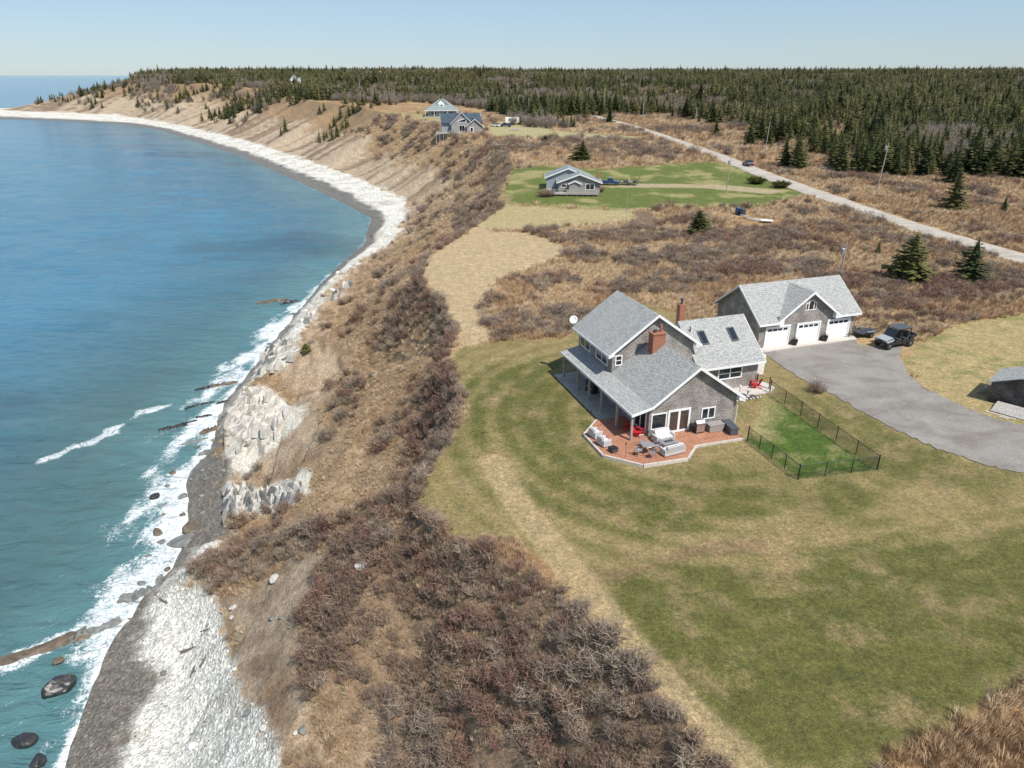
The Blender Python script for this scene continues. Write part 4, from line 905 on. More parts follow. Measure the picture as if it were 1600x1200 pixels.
sh = [proto(shrub_mesh('bare_shrub', 100 + i, M[('twig', 'twig', 'twig_red', 'twig_grey', 'twig_grey')[i]], 44, (.85, 1.0, 1.05, .8, 1.15)[i], (.6, .5, .6, .65, .5)[i], .021, 4)) for i in range(5)]
red = fbm(bp_[:, 0], bp_[:, 1], 9, 3, 201) > .58
pick = np.where(red & (rng.uniform(size=len(bp_)) < .35), 2, np.where(fbm(bp_[:, 0], bp_[:, 1], 6, 3, 203) + rng.uniform(-.1, .1, len(bp_)) > .5, rng.integers(3, 5, len(bp_)), rng.integers(0, 2, len(bp_))))
scatter('brush', bp_[:, :3], sh, rng.uniform(.6, 1.2, len(bp_)) * bp_[:, 4] * (.45 + 1.1 * fbm(bp_[:, 0], bp_[:, 1], 4, 3, 205)), rng.uniform(0, 6.28, len(bp_)), pick, 'bare brown brush covering the sea slope and patches of the field', 'brush')
gr = [proto(grass_mesh('dry_grass_tuft', 200 + i, M['drygrass' if i < 2 else 'rustgrass'], 60, .45 + .08 * i, .36, .0115)) for i in range(4)]
pick = np.where(fbm(gp_[:, 0], gp_[:, 1], 7, 3, 211) > .52, rng.integers(2, 4, len(gp_)), rng.integers(0, 2, len(gp_)))
pick = np.where((gp_[:, 3] < 1) & (rng.uniform(size=len(gp_)) < .7), rng.integers(0, 2, len(gp_)), pick)
tall = np.where((gp_[:, 1] < 34) & (gp_[:, 0] > 8), 1.35, 1.0)
scatter('dry_grass', gp_[:, :3], gr, rng.uniform(.55, 1.15, len(gp_)) * gp_[:, 4] * tall * np.where(gp_[:, 3] < 1, .75, 1), rng.uniform(0, 6.28, len(gp_)), pick, 'tall straw coloured dry grass over the unmown field and slope', 'dry grass')

# ------------------------------------------------------------------ rocks
def rock_mesh(name, seed, sub=2, sx=1, sy=1, sz=.7, cuts=9):
    bm = bmesh.new(); bmesh.ops.create_icosphere(bm, subdivisions=sub, radius=1); g = np.random.default_rng(seed); pl = [(Vector(g.normal(size=3)).normalized(), g.uniform(.55, .9)) for _ in range(cuts)]
    for v in bm.verts:
        for n, d in pl:
            k = v.co.dot(n)
            if k > d: v.co -= n * (k - d)
        v.co *= 1 + g.uniform(-.05, .05); v.co.x *= sx; v.co.y *= sy; v.co.z *= sz
    me = bpy.data.meshes.new(name); bm.to_mesh(me); bm.free(); return me
def rock_mat(name, c1, c2, c3, rough=.9, sc=2.):
    m, nt, b = new_mat(name); tc = nt.nodes.new('ShaderNodeTexCoord'); n1 = N_(nt, 'ShaderNodeTexNoise', Scale=sc, Detail=8., Roughness=.7); nt.links.new(tc.outputs['Object'], n1.inputs['Vector'])
    r = ramp(nt, n1.outputs[0], [(.3, c1), (.5, c2), (.7, c3)]); nt.links.new(r.outputs[0], b.inputs['Base Color']); b.inputs['Roughness'].default_value = rough
    bp = N_(nt, 'ShaderNodeBump', Strength=.6, Distance=.1); nt.links.new(n1.outputs[0], bp.inputs['Height']); nt.links.new(bp.outputs[0], b.inputs['Normal']); return m
M['rock_white'] = rock_mat('pale_rock', (.34, .32, .28), (.50, .475, .43), (.62, .60, .56)); M['rock_wet'] = rock_mat('wet_dark_rock', (.012, .013, .015), (.03, .03, .032), (.07, .06, .05), .25)
M['rock_brown'] = rock_mat('weedy_rock', (.05, .045, .035), (.12, .09, .06), (.20, .15, .10), .6); M['rock_grey'] = rock_mat('grey_rock', (.10, .105, .10), (.17, .175, .165), (.26, .255, .24), .7)
M['cobble'] = foliage('cobbles', (.55, .525, .47), (.72, .695, .64), (.82, .80, .755), rough=.9); M['cobble_dark'] = foliage('wet_cobbles', (.08, .073, .065), (.16, .145, .125), (.28, .25, .21), rough=.5)
# cobbles on the beach
cp = []
for (y0, y1, dens) in ((30, 62, 7.), (62, 130, 3.0), (130, 260, .8), (260, 420, .25)):
    xl = min(cv(T_WAT, np.linspace(y0, y1, 9))) - 1; xr = max(cv(T_TOE, np.linspace(y0, y1, 9))) + 4; n = int((xr - xl) * (y1 - y0) * dens)
    x = rng.uniform(xl, xr, n); y = rng.uniform(y0, y1, n); m = in_view(x, y, .05); x, y = x[m], y[m]; c = cover(x, y); keep = rng.uniform(size=len(x)) < c['beach'] * (x > cv(T_WAT, y) - .5)
    cp.append(np.stack([x[keep], y[keep], hgt(x[keep], y[keep]), c['wet'][keep], np.full(keep.sum(), {7.: .8, 3.: 1., .8: 1.4, .25: 1.7}[dens])], 1))
cp = np.concatenate(cp); print('cobbles', len(cp))
cb = [proto(rock_mesh('cobble', 300 + i, 1, 1, .8, .55, 5)) for i in range(4)]
for i, o in enumerate(cb): o.data.materials.append(M['cobble' if i < 2 else 'cobble_dark'])
pick = np.where(cp[:, 3] > .15, rng.integers(2, 4, len(cp)), np.where((rng.uniform(size=len(cp)) < .05) & (cp[:, 4] < 2), 2, rng.integers(0, 2, len(cp))))
sz = np.minimum(rng.pareto(2.6, len(cp)) * .07 + .035, .5) * cp[:, 4]; sz = np.where((pick == 2) & (cp[:, 3] < .5), np.minimum(sz, .16), sz)
scatter('beach_cobbles', cp[:, :3], cb, sz, rng.uniform(0, 6.28, len(cp)), pick, 'pale cobbles and broken stone covering the beach below the cliff', 'cobbles')

# boulders and ledges, each one a thing
def ledge_mesh(name, seed, L, W, H):
    """long low reef of broken strata"""
    g = np.random.default_rng(seed); nx, ny = 30, 11; X, Y = np.meshgrid(np.linspace(-1, 1, nx), np.linspace(-1, 1, ny)); wv = np.interp(X, np.linspace(-1, 1, 9), g.uniform(.45, 1.1, 9)); bend = np.interp(X, np.linspace(-1, 1, 6), g.uniform(-.3, .3, 6))
    edge = np.clip(1.0 - np.maximum(np.abs(X) ** 3, np.abs(Y) ** 2.2), 0, 1); n = fbm(X * 6 * L + seed, Y * 2.2 + X * .5, 1.1, 3, seed); n = np.round(n * 6) / 6 * .6 + n * .4
    Z = H * (edge ** .5 * (.15 + 1.5 * n) - .55); me = grid_mesh(name, X * L * (1 + .12 * (fbm(Y * 3, X, 1, 2, seed + 3) - .5)), (Y * wv + bend) * W * 1.2 + (fbm(X * 5, Y * 3, 1, 2, seed + 5) - .5) * .25, Z)
    for p in me.polygons: p.use_smooth = False
    return me
def rock(name, px, py, size, mat, label, group=None, seed=0, dims=(1, .8, .6), rz=None, z=None, sink=.25, sub=3, cuts=11, cat='boulder'):
    p = sea_pt(px, py, SEA) if z is None else (P(px, py) if z == 'g' else sea_pt(px, py, z))
    me = ledge_mesh(name, 500 + seed, *dims) if cat == 'rock ledge' else rock_mesh(name, 500 + seed, sub, *dims, cuts); o = link(name, me, M[mat]); o.location = (p.x, p.y, p.z + size * dims[2] * (.5 - sink)); o.scale = (size,) * 3
    o.rotation_euler = (0, 0, (seed * 1.7) % 6.28 if rz is None else rz); tag(o, label, cat, group); return o
rock('boulder', 92, 1078, 1.2, 'rock_wet', 'largest black wet boulder in the shallows beside the cobble beach', seed=1, dims=(.75, 1.15, .75), rz=-.5)
rock('boulder', 38, 1160, .85, 'rock_wet', 'smaller black wet boulder below the largest one at bottom left', seed=2, dims=(1.1, .8, .6), rz=.3)
rock('boulder', 60, 1192, .7, 'rock_wet', 'small dark boulder at the bottom edge beside the gravel', seed=3)
rock('boulder', 91, 1034, .5, 'rock_brown', 'small brown rock in the water just above the largest black boulder', seed=4)
rock('boulder', 302, 829, 1.15, 'rock_brown', 'round brown weathered boulder on a green grey slab in the surf', seed=5, dims=(1, .95, .7))
rock('boulder', 294, 846, 1.9, 'rock_grey', 'flat green grey slab in the foam under the round brown boulder', seed=6, dims=(1.1, .7, .25), rz=.2, cat='rock slab')
rock('boulder', 246, 833, .75, 'rock_brown', 'dark brown boulder in the foam left of the round brown boulder', seed=7)
rock('boulder', 243, 777, .7, 'rock_wet', 'blue black boulder at the seaward edge of the foam', seed=8)
rock('boulder', 253, 848, .55, 'rock_grey', 'small grey rock awash just below the dark brown boulder', seed=9)
rock('boulder', 286, 777, .6, 'rock_grey', 'grey rock in the surf beside the dark gravel', seed=10)
rock('boulder', 270, 740, .5, 'rock_brown', 'lone brown rock at the top of the foam patch', seed=11)
rock('boulder', 430, 906, .55, 'rock_white', 'pale block lying on the bare soil slope', seed=12, z='g')
for i, (px, py, s) in enumerate([(372, 748, .28), (258, 790, .45), (262, 760, .4), (300, 750, .35), (318, 740, .3), (255, 805, .4), (286, 805, .45), (312, 790, .35), (232, 870, .4), (262, 890, .45), (300, 866, .4), (330, 850, .45), (345, 845, .5), (222, 912, .5), (250, 905, .6), (308, 700, .4), (315, 720, .35)]):
    rock('surf_rock', px, py, s, 'rock_grey' if i % 3 else 'rock_brown', 'small dark rock among the foam below the ribbed white outcrop', 'small rocks in the surf', seed=20 + i, dims=(1, .75, .5), cat='rock')
for i, (px, py, s) in enumerate([(473, 1143, .32), (412, 1138, .3), (388, 1115, .35), (365, 950, .4), (425, 968, .35), (362, 965, .3), (372, 1000, .25), (462, 1146, .2), (440, 966, .25)]):
    rock('slope_stone', px, py, s, 'rock_white' if i % 2 else 'rock_grey', 'pale loose stone at the foot of the bare soil slope', 'loose stones on the soil slope', seed=40 + i, z='g', cat='stone')
LEDGES = [(58, 1014, 4.8, .11, 'rock_brown', 'long brown rock ledge running out to sea at the left edge'), (150, 985, 2.6, .42, 'rock_grey', 'broad grey rock ledge where the long brown ledge meets the beach'), (235, 925, 3.6, .55, 'rock_grey', 'grey striped ledge between foam and the white beach'), (262, 905, 1.5, .6, 'rock_grey', 'short grey block at the foot of the brush spur'),
          (400, 600, 3.2, .5, 'rock_grey', 'grey green ledge at the water below the pale cliff'), (445, 580, 3.0, .45, 'rock_grey', 'green grey rock platform awash below the middle spur'), (437, 535, 2.8, .4, 'rock_grey', 'dark rounded ledge in the surf below the far spur'),
          (322, 605, 2.0, .3, 'rock_wet', 'dark reef rock furthest out in the middle surf'), (350, 600, 2.6, .3, 'rock_brown', 'brown reef rock beside the furthest dark reef rock'), (350, 628, 1.5, .4, 'rock_wet', 'dark squarish reef rock in the foam below the brown reef rock'), (305, 634, 1.8, .3, 'rock_wet', 'thin dark reef rock in front of the pale cliff'), (325, 629, 1.2, .3, 'rock_wet', 'short dark reef rock between two longer ones'),
          (270, 668, 2.4, .3, 'rock_wet', 'long low reef rock near the breaking wave'), (293, 660, 1.6, .3, 'rock_wet', 'low reef rock just right of the long low one'), (318, 650, 1.3, .3, 'rock_wet', 'low reef rock closest to the shore foam'), (305, 690, 2.2, .3, 'rock_grey', 'grey slab awash among foam left of the pale cliff'), (335, 672, 2.6, .6, 'rock_brown', 'brown toe of rock under the pale cliff'), (340, 705, 3.0, .6, 'rock_grey', 'grey rock wall at the top of the dark gravel'),
          (425, 471, 4.2, .32, 'rock_brown', 'brown sea rock standing off the far spur'), (452, 473, 2.6, .5, 'rock_wet', 'dark jagged end of the brown sea rock'), (470, 490, 3.2, .35, 'rock_grey', 'low grey ledge between sea rock and shore')]
for i, (px, py, s, hz, mt, lb) in enumerate(LEDGES):
    rock('rock_ledge', px, py, s * .5, mt, lb, None, 60 + i, (1.7, .34, hz * .9), .55 + .12 * math.sin(i * 2.1), sink=.3, cat='rock ledge')

# pale rock outcrops: tilted slabs
def slab_mesh(name, seed, L, th, hh):
    """angular broken slab: stacked irregular outlines"""
    g = np.random.default_rng(seed); n = 7; ang = np.sort(g.uniform(0, 2 * np.pi, n)); V = []; Fc = []
    lv = 4; sq = g.uniform(.85, 1.15, n); sh = g.normal(size=2) * .12
    for i in range(lv):
        t = i / (lv - 1); k = (1.08, 1.0, .9, .68)[i]
        for j in range(n): q = 1 / max(abs(np.cos(ang[j])), abs(np.sin(ang[j]))); V.append((np.cos(ang[j]) * q ** .8 * L * .55 * k * sq[j] + sh[0] * t * L, np.sin(ang[j]) * q ** .8 * th * 1.1 * k * sq[j] + sh[1] * t * th, (-.9 + 1.75 * t + g.normal() * .06 + (.22 * np.cos(ang[j] - seed) if i == lv - 1 else 0)) * hh))
    for i in range(lv - 1):
        for j in range(n): Fc.append((i * n + j, i * n + (j + 1) % n, (i + 1) * n + (j + 1) % n, (i + 1) * n + j))
    V.append(tuple(np.mean(np.array(V[-n:]), 0) + np.array([0, 0, .06 * hh]))); c = len(V) - 1
    for j in range(n): Fc.append(((lv - 1) * n + j, (lv - 1) * n + (j + 1) % n, c))
    me = bpy.data.meshes.new(name); me.from_pydata(V, [], Fc); return me
def outcrop(label, poly_px, n, z0, lean, seed, size, mats=('rock_white', 'rock_white', 'rock_grey'), dirn=(.35, 1.0)):
    g = np.random.default_rng(seed); W = [P(*p) for p in poly_px]; c = sum(W, Vector()) / len(W); root = empty('rock_outcrop', (c.x, c.y, c.z - .5), 0, label, 'rock outcrop')
    poly = np.array([w[:2] for w in W]); lo, hi = poly.min(0), poly.max(0); k = 0; tries = 0
    while k < n and tries < 4000:
        tries += 1; x, y = g.uniform(lo, hi)
        if sdf(np.array([x]), np.array([y]), poly)[0] < 0: continue
        L = size * g.uniform(.9, 2.0); th = size * g.uniform(.2, .42); hh = size * g.uniform(.45, .95); m = slab_mesh('slab', seed * 100 + k, L, th, hh)
        o = link('slab', m, M[mats[k % len(mats)]], root); o.location = (x - c.x, y - c.y, gz(x, y) - c.z + .5 + hh * .1); o.rotation_euler = (lean + g.normal() * .08, g.normal() * .08, math.atan2(dirn[1], dirn[0]) + g.normal() * .1); k += 1
    return root
outcrop('ribbed white rock outcrop of upright slabs above the dark gravel', [(350, 800), (352, 828), (420, 800), (470, 775), (475, 752), (440, 762), (400, 768), (360, 775)], 110, 0, .35, 1, .95, dirn=(-.5, .85))
outcrop('tall pale cream cliff outcrop at the tip of the middle spur', [(355, 690), (360, 640), (400, 612), (425, 625), (460, 640), (450, 670), (405, 700), (375, 725)], 110, 0, .12, 2, 1.1, mats=('rock_white', 'rock_white', 'rock_white'), dirn=(.2, 1))
outcrop('broken white rock at the waterline below the far spur', [(405, 585), (412, 555), (440, 525), (462, 530), (460, 555), (430, 585)], 60, 0, .2, 3, 1.3)
outcrop('pale rock rim low on the headland slope near the sea rock', [(470, 500), (500, 475), (545, 440), (555, 445), (510, 480), (480, 508)], 22, 0, .1, 4, 1.3)
for (px, py) in ((688, 548), (672, 556)): rock('slope_rock', px, py, 1.2, 'rock_white', 'pale rock rim %s on the bowl edge beside the mown strip' % ('higher' if px == 688 else 'lower'), None, px, (1.5, .6, .4), .6, 'g', cat='rock')
rock('slope_rock', 572, 884, .8, 'rock_white', 'pale rock poking out of the brush on the near spur', None, 77, (1.5, .7, .5), .6, 'g', cat='rock')
# driftwood on the beach
for i, (px, py, L, lb) in enumerate([(298, 1015, 1.6, 'thick dark driftwood log across the cobbles'), (318, 1035, 1.0, 'short driftwood stick just below the thick log'), (255, 940, 1.1, 'forked driftwood branch near the top of the beach'), (322, 987, .9, 'dark driftwood piece beside the soil edge'), (302, 1050, 1.2, 'thin driftwood pole low on the cobbles')]):
    p = P(px, py); m = MB(); a = i * 1.1 + .4; d = Vector((math.cos(a), math.sin(a), .1)); m.tube(-d * L / 2, d * L / 2, .09, .05, 7); m.tube(d * L * .1, d * L * .1 + Vector((-d.y, d.x, .3)) * L * .3, .05, .02, 6); m.tube(-d * L * .2, -d * L * .2 + Vector((d.y, -d.x, .2)) * L * .16, .04, .02, 6)
    o = m.build('driftwood', M['bark']); o.location = p + Vector((0, 0, .18)); tag(o, lb, 'driftwood')

# ------------------------------------------------------------------ trees
CR = [spruce_crown('crown', 700 + i, M['spruce' if i % 2 == 0 else 'spruce2'], 9, r, 21, 9, 4) for i, r in enumerate((2.4, 2.9, 3.3, 2.6, 2.2))]
CRW = spruce_crown('crown', 720, M['spruce2'], 9, 4.4, 22, 13, 6)
TK = trunk_mesh('trunk', 9, .16); TK.materials.append(M['bark'])
TREE_XY = []
def spruce(loc, h, var, label, group=None, wide=1., rz=None, name='spruce_tree'):
    o = empty(name, loc, random.uniform(0, 6.28) if rz is None else rz, label, 'tree', group); s = h / 9
    t = link('trunk', TK, None, o); c = link('crown', CRW if var == 'w' else CR[var], None, o)
    o.scale = (s * wide, s * wide, s); TREE_XY.append((loc[0], loc[1])); return o
def lone(px, py, toppx, var, label, wide=1., **k):
    p = P(px, py); d = math.hypot(p.y * _c + (CAM_H - p.z) * _s, 0); hpx = py - toppx; h = hpx * d / F_PX / math.cos(PITCH - math.atan((600 - py) / F_PX)) ; return spruce((p.x, p.y, p.z - .1), h, var, label, None, wide, **k)
lone(1418, 440, 362, 'w', 'broad spruce standing in the field behind the garage', 1.05)
lone(1513, 440, 370, 2, 'pointed spruce right of the broad spruce near the road', 1.25)
lone(1371, 398, 373, 3, 'tiny young spruce left of the broad field spruce')
lone(1090, 367, 326, 'w', 'windswept dark spruce in the field below the garden plot', 1.35)
lone(910, 252, 219, 'w', 'windswept spruce right behind the grey cottage', 1.3)
lone(852, 223, 210, 'w', 'low rounded spruce, rightmost of three in the brush beyond the cottage', 1.4)
lone(832, 234, 222, 'w', 'low wind-bent spruce, middle of three in the brush beyond the cottage', 1.5)
lone(808, 233, 223, 2, 'smallest spruce, leftmost of three in the brush beyond the cottage', 1.3)
lone(1488, 327, 262, 1, 'slender spruce standing alone between road and forest edge', 1.1)
lone(1567, 332, 304, 0, 'small spruce at far right between road and forest', 1.1)
lone(952, 193, 165, 2, 'dark spruce beside the gravel road where it meets the forest', 1.3)
lone(1171, 223, 206, 2, 'small spruce in the open ground left of the tall grey pole', 1.2)
lone(1118, 212, 187, 2, 'rounded spruce in the open ground by the pale bush', 1.3)
lone(1415, 276, 247, 1, 'narrow young spruce at the forest edge right of the leaning pole', 1.2)
lone(1245, 262, 215, 2, 'full spruce at the forest front just right of the road pole', 1.35)
lone(478, 548, 535, 'w', 'small evergreen clinging to the sea slope above the surf', 1.6)
# forest
FB = [(20, 170), (60, 168), (120, 170), (200, 176), (270, 186), (330, 200), (370, 205), (400, 185), (440, 168), (480, 160), (540, 158), (600, 166), (650, 160), (700, 164), (760, 172), (795, 185), (800, 196), (870, 203), (922, 203), (930, 186), (950, 178), (985, 182), (1030, 183), (1080, 192), (1110, 200), (1190, 238), (1225, 266), (1300, 280), (1370, 284), (1440, 282), (1480, 290), (1560, 296), (1660, 306), (1900, 345)]
fb = PP(FB); far_l = np.array([(-1500., 3300.), (-800, 1400), (-560, 1120), (-690, 1030)]); FOREST = np.concatenate([fb, np.array([(2600., 1500.), (3200., 3300.)]), far_l])
def forest_pts():
    out = []
    for (y0, y1, sp) in ((150, 330, 3.3), (330, 520, 3.6), (520, 800, 4.6), (800, 1300, 7.0), (1300, 2200, 12.), (2200, 3300, 20.)):
        xm = y1 * .8 + 30; xs = np.arange(-xm, xm, sp); yy = np.arange(y0, y1, sp); X, Y = np.meshgrid(xs, yy); X = X.ravel() + rng.uniform(-.48, .48, X.size) * sp; Y = Y.ravel() + rng.uniform(-.48, .48, Y.size) * sp
        m = (np.abs(X) < Y * .80 + 20); X, Y = X[m], Y[m]; fd = sdf(X, Y, FOREST); m = fd > 0; X, Y, fd = X[m], Y[m], fd[m]
        m = slope_t(X, Y) > .12; X, Y, fd = X[m], Y[m], fd[m]; t = slope_t(X, Y)
        dens = np.where(t < 1.0, np.where(Y > 400, sstep(.12, .38, t) * .85, .25), .90) * np.where(fbm(X, Y, 45, 3, 301) > .56, .15, 1) * np.where(X > 20, np.clip(.25 + fd / 110 + (fbm(X, Y, 18, 2, 303) - .5) * 2.2, .05, 1), 1) * np.where((t < 1.25) & (fbm(X, Y, 25, 3, 305) > .55), .3, 1)
        m = (rng.uniform(size=len(X)) < dens) & ~blocked(X, Y, .8); X, Y = X[m], Y[m]; out.append(np.stack([X, Y, hgt(X, Y), np.full(len(X), sp)], 1))
    return np.concatenate(out)
fp = forest_pts()
# spruces on the open cliff slope
ex = np.array([tuple(P(px + dx, py + dy)) for px, py in [(515, 195), (525, 185), (535, 200), (510, 210), (545, 178), (560, 172), (580, 170), (520, 220), (500, 225), (440, 215), (500, 180), (590, 165), (540, 165)] for dx, dy in ((0, 0), (7, -5))])
fp = np.concatenate([fp, np.concatenate([ex, np.full((len(ex), 1), 4.)], 1)])
dist = np.hypot(fp[:, 0], fp[:, 1]); hgts = rng.uniform(3.6, 9.2, len(fp)) * (.65 + .75 * fbm(fp[:, 0], fp[:, 1], 40, 3, 311)) * np.where(rng.uniform(size=len(fp)) < .04, 1.45, 1); app = hgts / dist
bare = fbm(fp[:, 0], fp[:, 1], 55, 3, 321) > np.interp(dist, [200, 420, 900, 2500], [.66, .60, .55, .53]); bare &= rng.uniform(size=len(fp)) < .75
vis = (np.abs(fp[:, 0]) < fp[:, 1] * _c * .715 + 8) & ~bare
order = np.argsort(-np.where(vis, app, 0))[:300]
near_ids = set(order.tolist())
def where_spruce(x, y, z):
    zd = y * _c + (CAM_H - z) * _s; px = 800 + F_PX * x / zd
    if px < 600: return 'dark green spruce in the wood along the far cliff top', 'spruces along the far cliff top'
    if px < 940: return 'dark green spruce in the wood behind the camper and the blue-roofed house', 'spruces behind the blue-roofed house'
    if px < 1230: return 'dark green spruce in the front rows where the gravel road enters the forest', 'spruces where the road enters the forest'
    return 'dark green spruce in the forest front right of the gravel road', 'spruces right of the road'
for i in order:
    x, y, z, _ = fp[i]; spruce((x, y, z - .1), float(hgts[i]) * 1.08, int(rng.integers(0, 5)), *where_spruce(x, y, z), float(rng.uniform(1.0, 1.3)))
rest = np.array([i for i in range(len(fp)) if i not in near_ids]); ev = rest[~bare[rest]]; bd = rest[bare[rest]]
fc = [proto(spruce_crown('spruce_tree_far', 760 + i, M[('spruce_far', 'spruce_far', 'spruce_far2', 'spruce_far2', 'spruce_far3', 'spruce_far3')[i]], 9, (2.9, 3.6, 3.1, 3.9, 2.8, 3.4)[i], 11, 8, 2, (.06, .1, .05, .12, .06, .08)[i])) for i in range(6)]
scatter('spruce_forest', fp[ev, :3], fc, hgts[ev] / 9 * np.interp(fp[ev, 3], [3, 5, 20], [1.05, 1.2, 1.5]), rng.uniform(0, 6.28, len(ev)), np.where(fbm(fp[ev, 0], fp[ev, 1], 50, 3, 331) + rng.uniform(-.16, .16, len(ev)) + .1 * np.clip(fp[ev, 0] / fp[ev, 1], 0, .6) > .55, 2, np.where(rng.uniform(size=len(ev)) < .35, 4, 0)) + rng.integers(0, 2, len(ev)), 'dense dark spruce forest stretching back to the horizon', 'forest')
bt = [proto(shrub_mesh('bare_tree', 780 + i, M['grey_bare'], 60, 6.0, 2.6, .07, 4)) for i in range(3)]
scatter('bare_woodland', fp[bd, :3], bt, rng.uniform(.7, 1.1, len(bd)) * np.interp(fp[bd, 3], [3, 5, 20], [.9, 1.1, 1.6]), rng.uniform(0, 6.28, len(bd)), rng.integers(0, 3, len(bd)), 'grey leafless trees mixed through the spruce forest', 'bare trees')
print('forest', len(ev), len(bd))
# single bushes
def bush(px, py, h, r, mat, label, n=120, seed=1, wid=.02, z=None):
    p = P(px, py); o = empty('bush', p, 0, label, 'bush'); me = shrub_mesh('branches', 900 + seed, M[mat], n, h, r, wid, 4); link('branches', me, None, o)
    m = MB(); 
    for k in range(5): m.tube((0, 0, -.1), (math.cos(k * 1.3) * r * .4, math.sin(k * 1.3) * r * .4, h * .5), .035, .012, 5)
    m.build('stems', M['bark'], o); return o
bush(1275, 613, 1.25, .95, 'twig', 'bare round bush on the grass beside the driveway', 130, 1, .016)
bush(1152, 200, 3.6, 5.0, 'grey_bare', 'large pale grey rounded bush in front of the forest', 260, 2, .09)
bush(1181, 287, 2.0, 2.6, 'juniper', 'green brown evergreen bush near the road, left of a pair', 240, 3, .09)
bush(1219, 293, 1.9, 2.4, 'juniper', 'yellow green evergreen bush near the road, right of a pair', 240, 4, .09)
bush(853, 307, 1.9, 2.2, 'twig', 'bare brown bush at the left end of the grey cottage deck', 200, 5, .05)
bush(937, 300, 1.7, 1.3, 'twig_red', 'reddish bare bush at the right corner of the grey cottage', 130, 6, .05)
bush(1585, 268, 3.2, 5.5, 'grey_bare', 'pale bare thicket at the forest edge on the far right', 260, 7, .09)

# ------------------------------------------------------------------ chain-link fence round the yard
fence = empty('fence', (HO[0], HO[1], GZ0), HOUSE_A, 'black chain-link fence around the small green yard', 'fence')
FP = [(7.45, -2.9), (7.25, -9.2), (13.75, -9.95), (15.1, 4.4)]
FH = 1.2
def post(u, v, r=.035, h=FH + .05): m = MB(); m.tube((u, v, -.1), (u, v, h), r, n=8); m.lathe([(r * 1.3, h), (r * 1.1, h + .03), (.01, h + .05)], 8, (u, v, 0)); m.build('fence_post', M['black'], fence)
for s, (a, b_) in enumerate(zip(FP[:-1], FP[1:])):
    L = math.hypot(b_[0] - a[0], b_[1] - a[1]); n = (4, 3, 6)[s]; du, dv = (b_[0] - a[0]) / n, (b_[1] - a[1]) / n
    for k in range(n):
        p = (a[0] + du * k, a[1] + dv * k); q = (p[0] + du, p[1] + dv); post(*p, .05 if k == 0 else .032)
        m = MB(); m.tube((*p, FH), (*q, FH), .022, n=6); m.build('top_rail', M['black'], fence)
        w = MB(); l = L / n; e = Vector((du, dv, 0)) / l; st = .085; cnt = int(l / st); H_ = FH - .05; rr = .0035
        def wire(c0, s0):  # diagonal strand clipped to the panel
            x0, x1 = c0, c0 + s0 * H_; z0, z1 = .04, .04 + H_
            def pt(x): return z0 + (x - c0) / s0
            xa, xb = sorted((x0, x1)); xa2, xb2 = max(xa, 0), min(xb, l)
            if xb2 - xa2 < .03: return
            A = Vector((*p, 0)) + e * xa2 + Vector((0, 0, pt(xa2))); B = Vector((*p, 0)) + e * xb2 + Vector((0, 0, pt(xb2))); d = (B - A).normalized(); nn = Vector((-e.y, e.x, 0)) * rr; up_ = d.cross(nn).normalized() * rr
            w.add([A - up_, A + nn, A + up_ * 1, B - up_, B + nn, B + up_], [(0, 1, 4, 3), (1, 2, 5, 4), (2, 0, 3, 5)])
        for k2 in range(-int(H_ / st) - 1, cnt + int(H_ / st) + 2): wire(k2 * st, 1); wire(k2 * st, -1)
        w.build('mesh_panel', M['black'], fence)
post(15.1, 4.4, .05); post(15.45, 5.0, .05); post(14.95, 6.2, .05)
gt = MB(); gt.path([(15.45, 5.0, .15), (15.45, 5.0, 1.15), (14.98, 6.15, 1.15), (14.98, 6.15, .15), (15.45, 5.0, .15)], .02); gt.path([(15.45, 5.0, .65), (14.98, 6.15, .65)], .015); gt.build('gate', M['black'], fence)

# ------------------------------------------------------------------ deck furniture
DZ = GZ0 + .18
def at_h(name, u, v, rz, label, cat, group=None, z=None): return empty(name, HW(u, v, DZ if z is None else z), HOUSE_A + rz, label, cat, group)
def sofa(u, v, rz, w, label, cat='sofa', seats=2):
    o = at_h('sofa' if seats > 1 else 'armchair', u, v, rz, label, cat); m = MB(); m.box(-w / 2, w / 2, -.38, .38, .07, .30); m.build('base', M['wicker'], o, bevel=.02)
    for x in (-w / 2 + .08, w / 2 - .08): m = MB(); m.box(x - .08, x + .08, -.38, .38, .302, .60); m.build('armrest', M['wicker'], o, bevel=.03)
    m = MB(); m.prism([(-w / 2 + .165, .22, .302), (-w / 2 + .165, .38, .302), (-w / 2 + .165, .48, .82), (-w / 2 + .165, .36, .82)], (w - .33, 0, 0)); m.build('backrest', M['wicker'], o, bevel=.02)
    cw = (w - .36) / seats
    for k in range(seats):
        x0 = -w / 2 + .18 + k * cw; m = MB(); m.box(x0 + .01, x0 + cw - .01, -.36, .2, .304, .45); m.build('seat_cushion', M['cushion'], o, bevel=.04)
        m = MB(); m.prism([(x0 + .01, .06, .455), (x0 + .01, .2, .455), (x0 + .01, .345, .88), (x0 + .01, .22, .88)], (cw - .02, 0, 0)); m.build('back_cushion', M['cushion'], o, bevel=.03)
    for sx in (-1, 1):
        for sy in (-1, 1): m = MB(); m.cbox((sx * (w / 2 - .06), sy * .32, .035), (.06, .06, .07)); m.build('leg', M['dark'], o)
    return o
sofa(.85, -.95, R(6), 1.75, 'pale grey wicker sofa with its back to the house window')
sofa(.45, -3.05, R(186), 1.9, 'pale grey wicker sofa with its back to the lawn at the deck edge')
sofa(-4.0, 1.35, R(100), .95, 'grey wicker armchair nearer the porch on the left deck corner', 'armchair', 1)
sofa(-3.95, -.15, R(100), .95, 'grey wicker armchair nearer the lawn on the left deck side', 'armchair', 1)
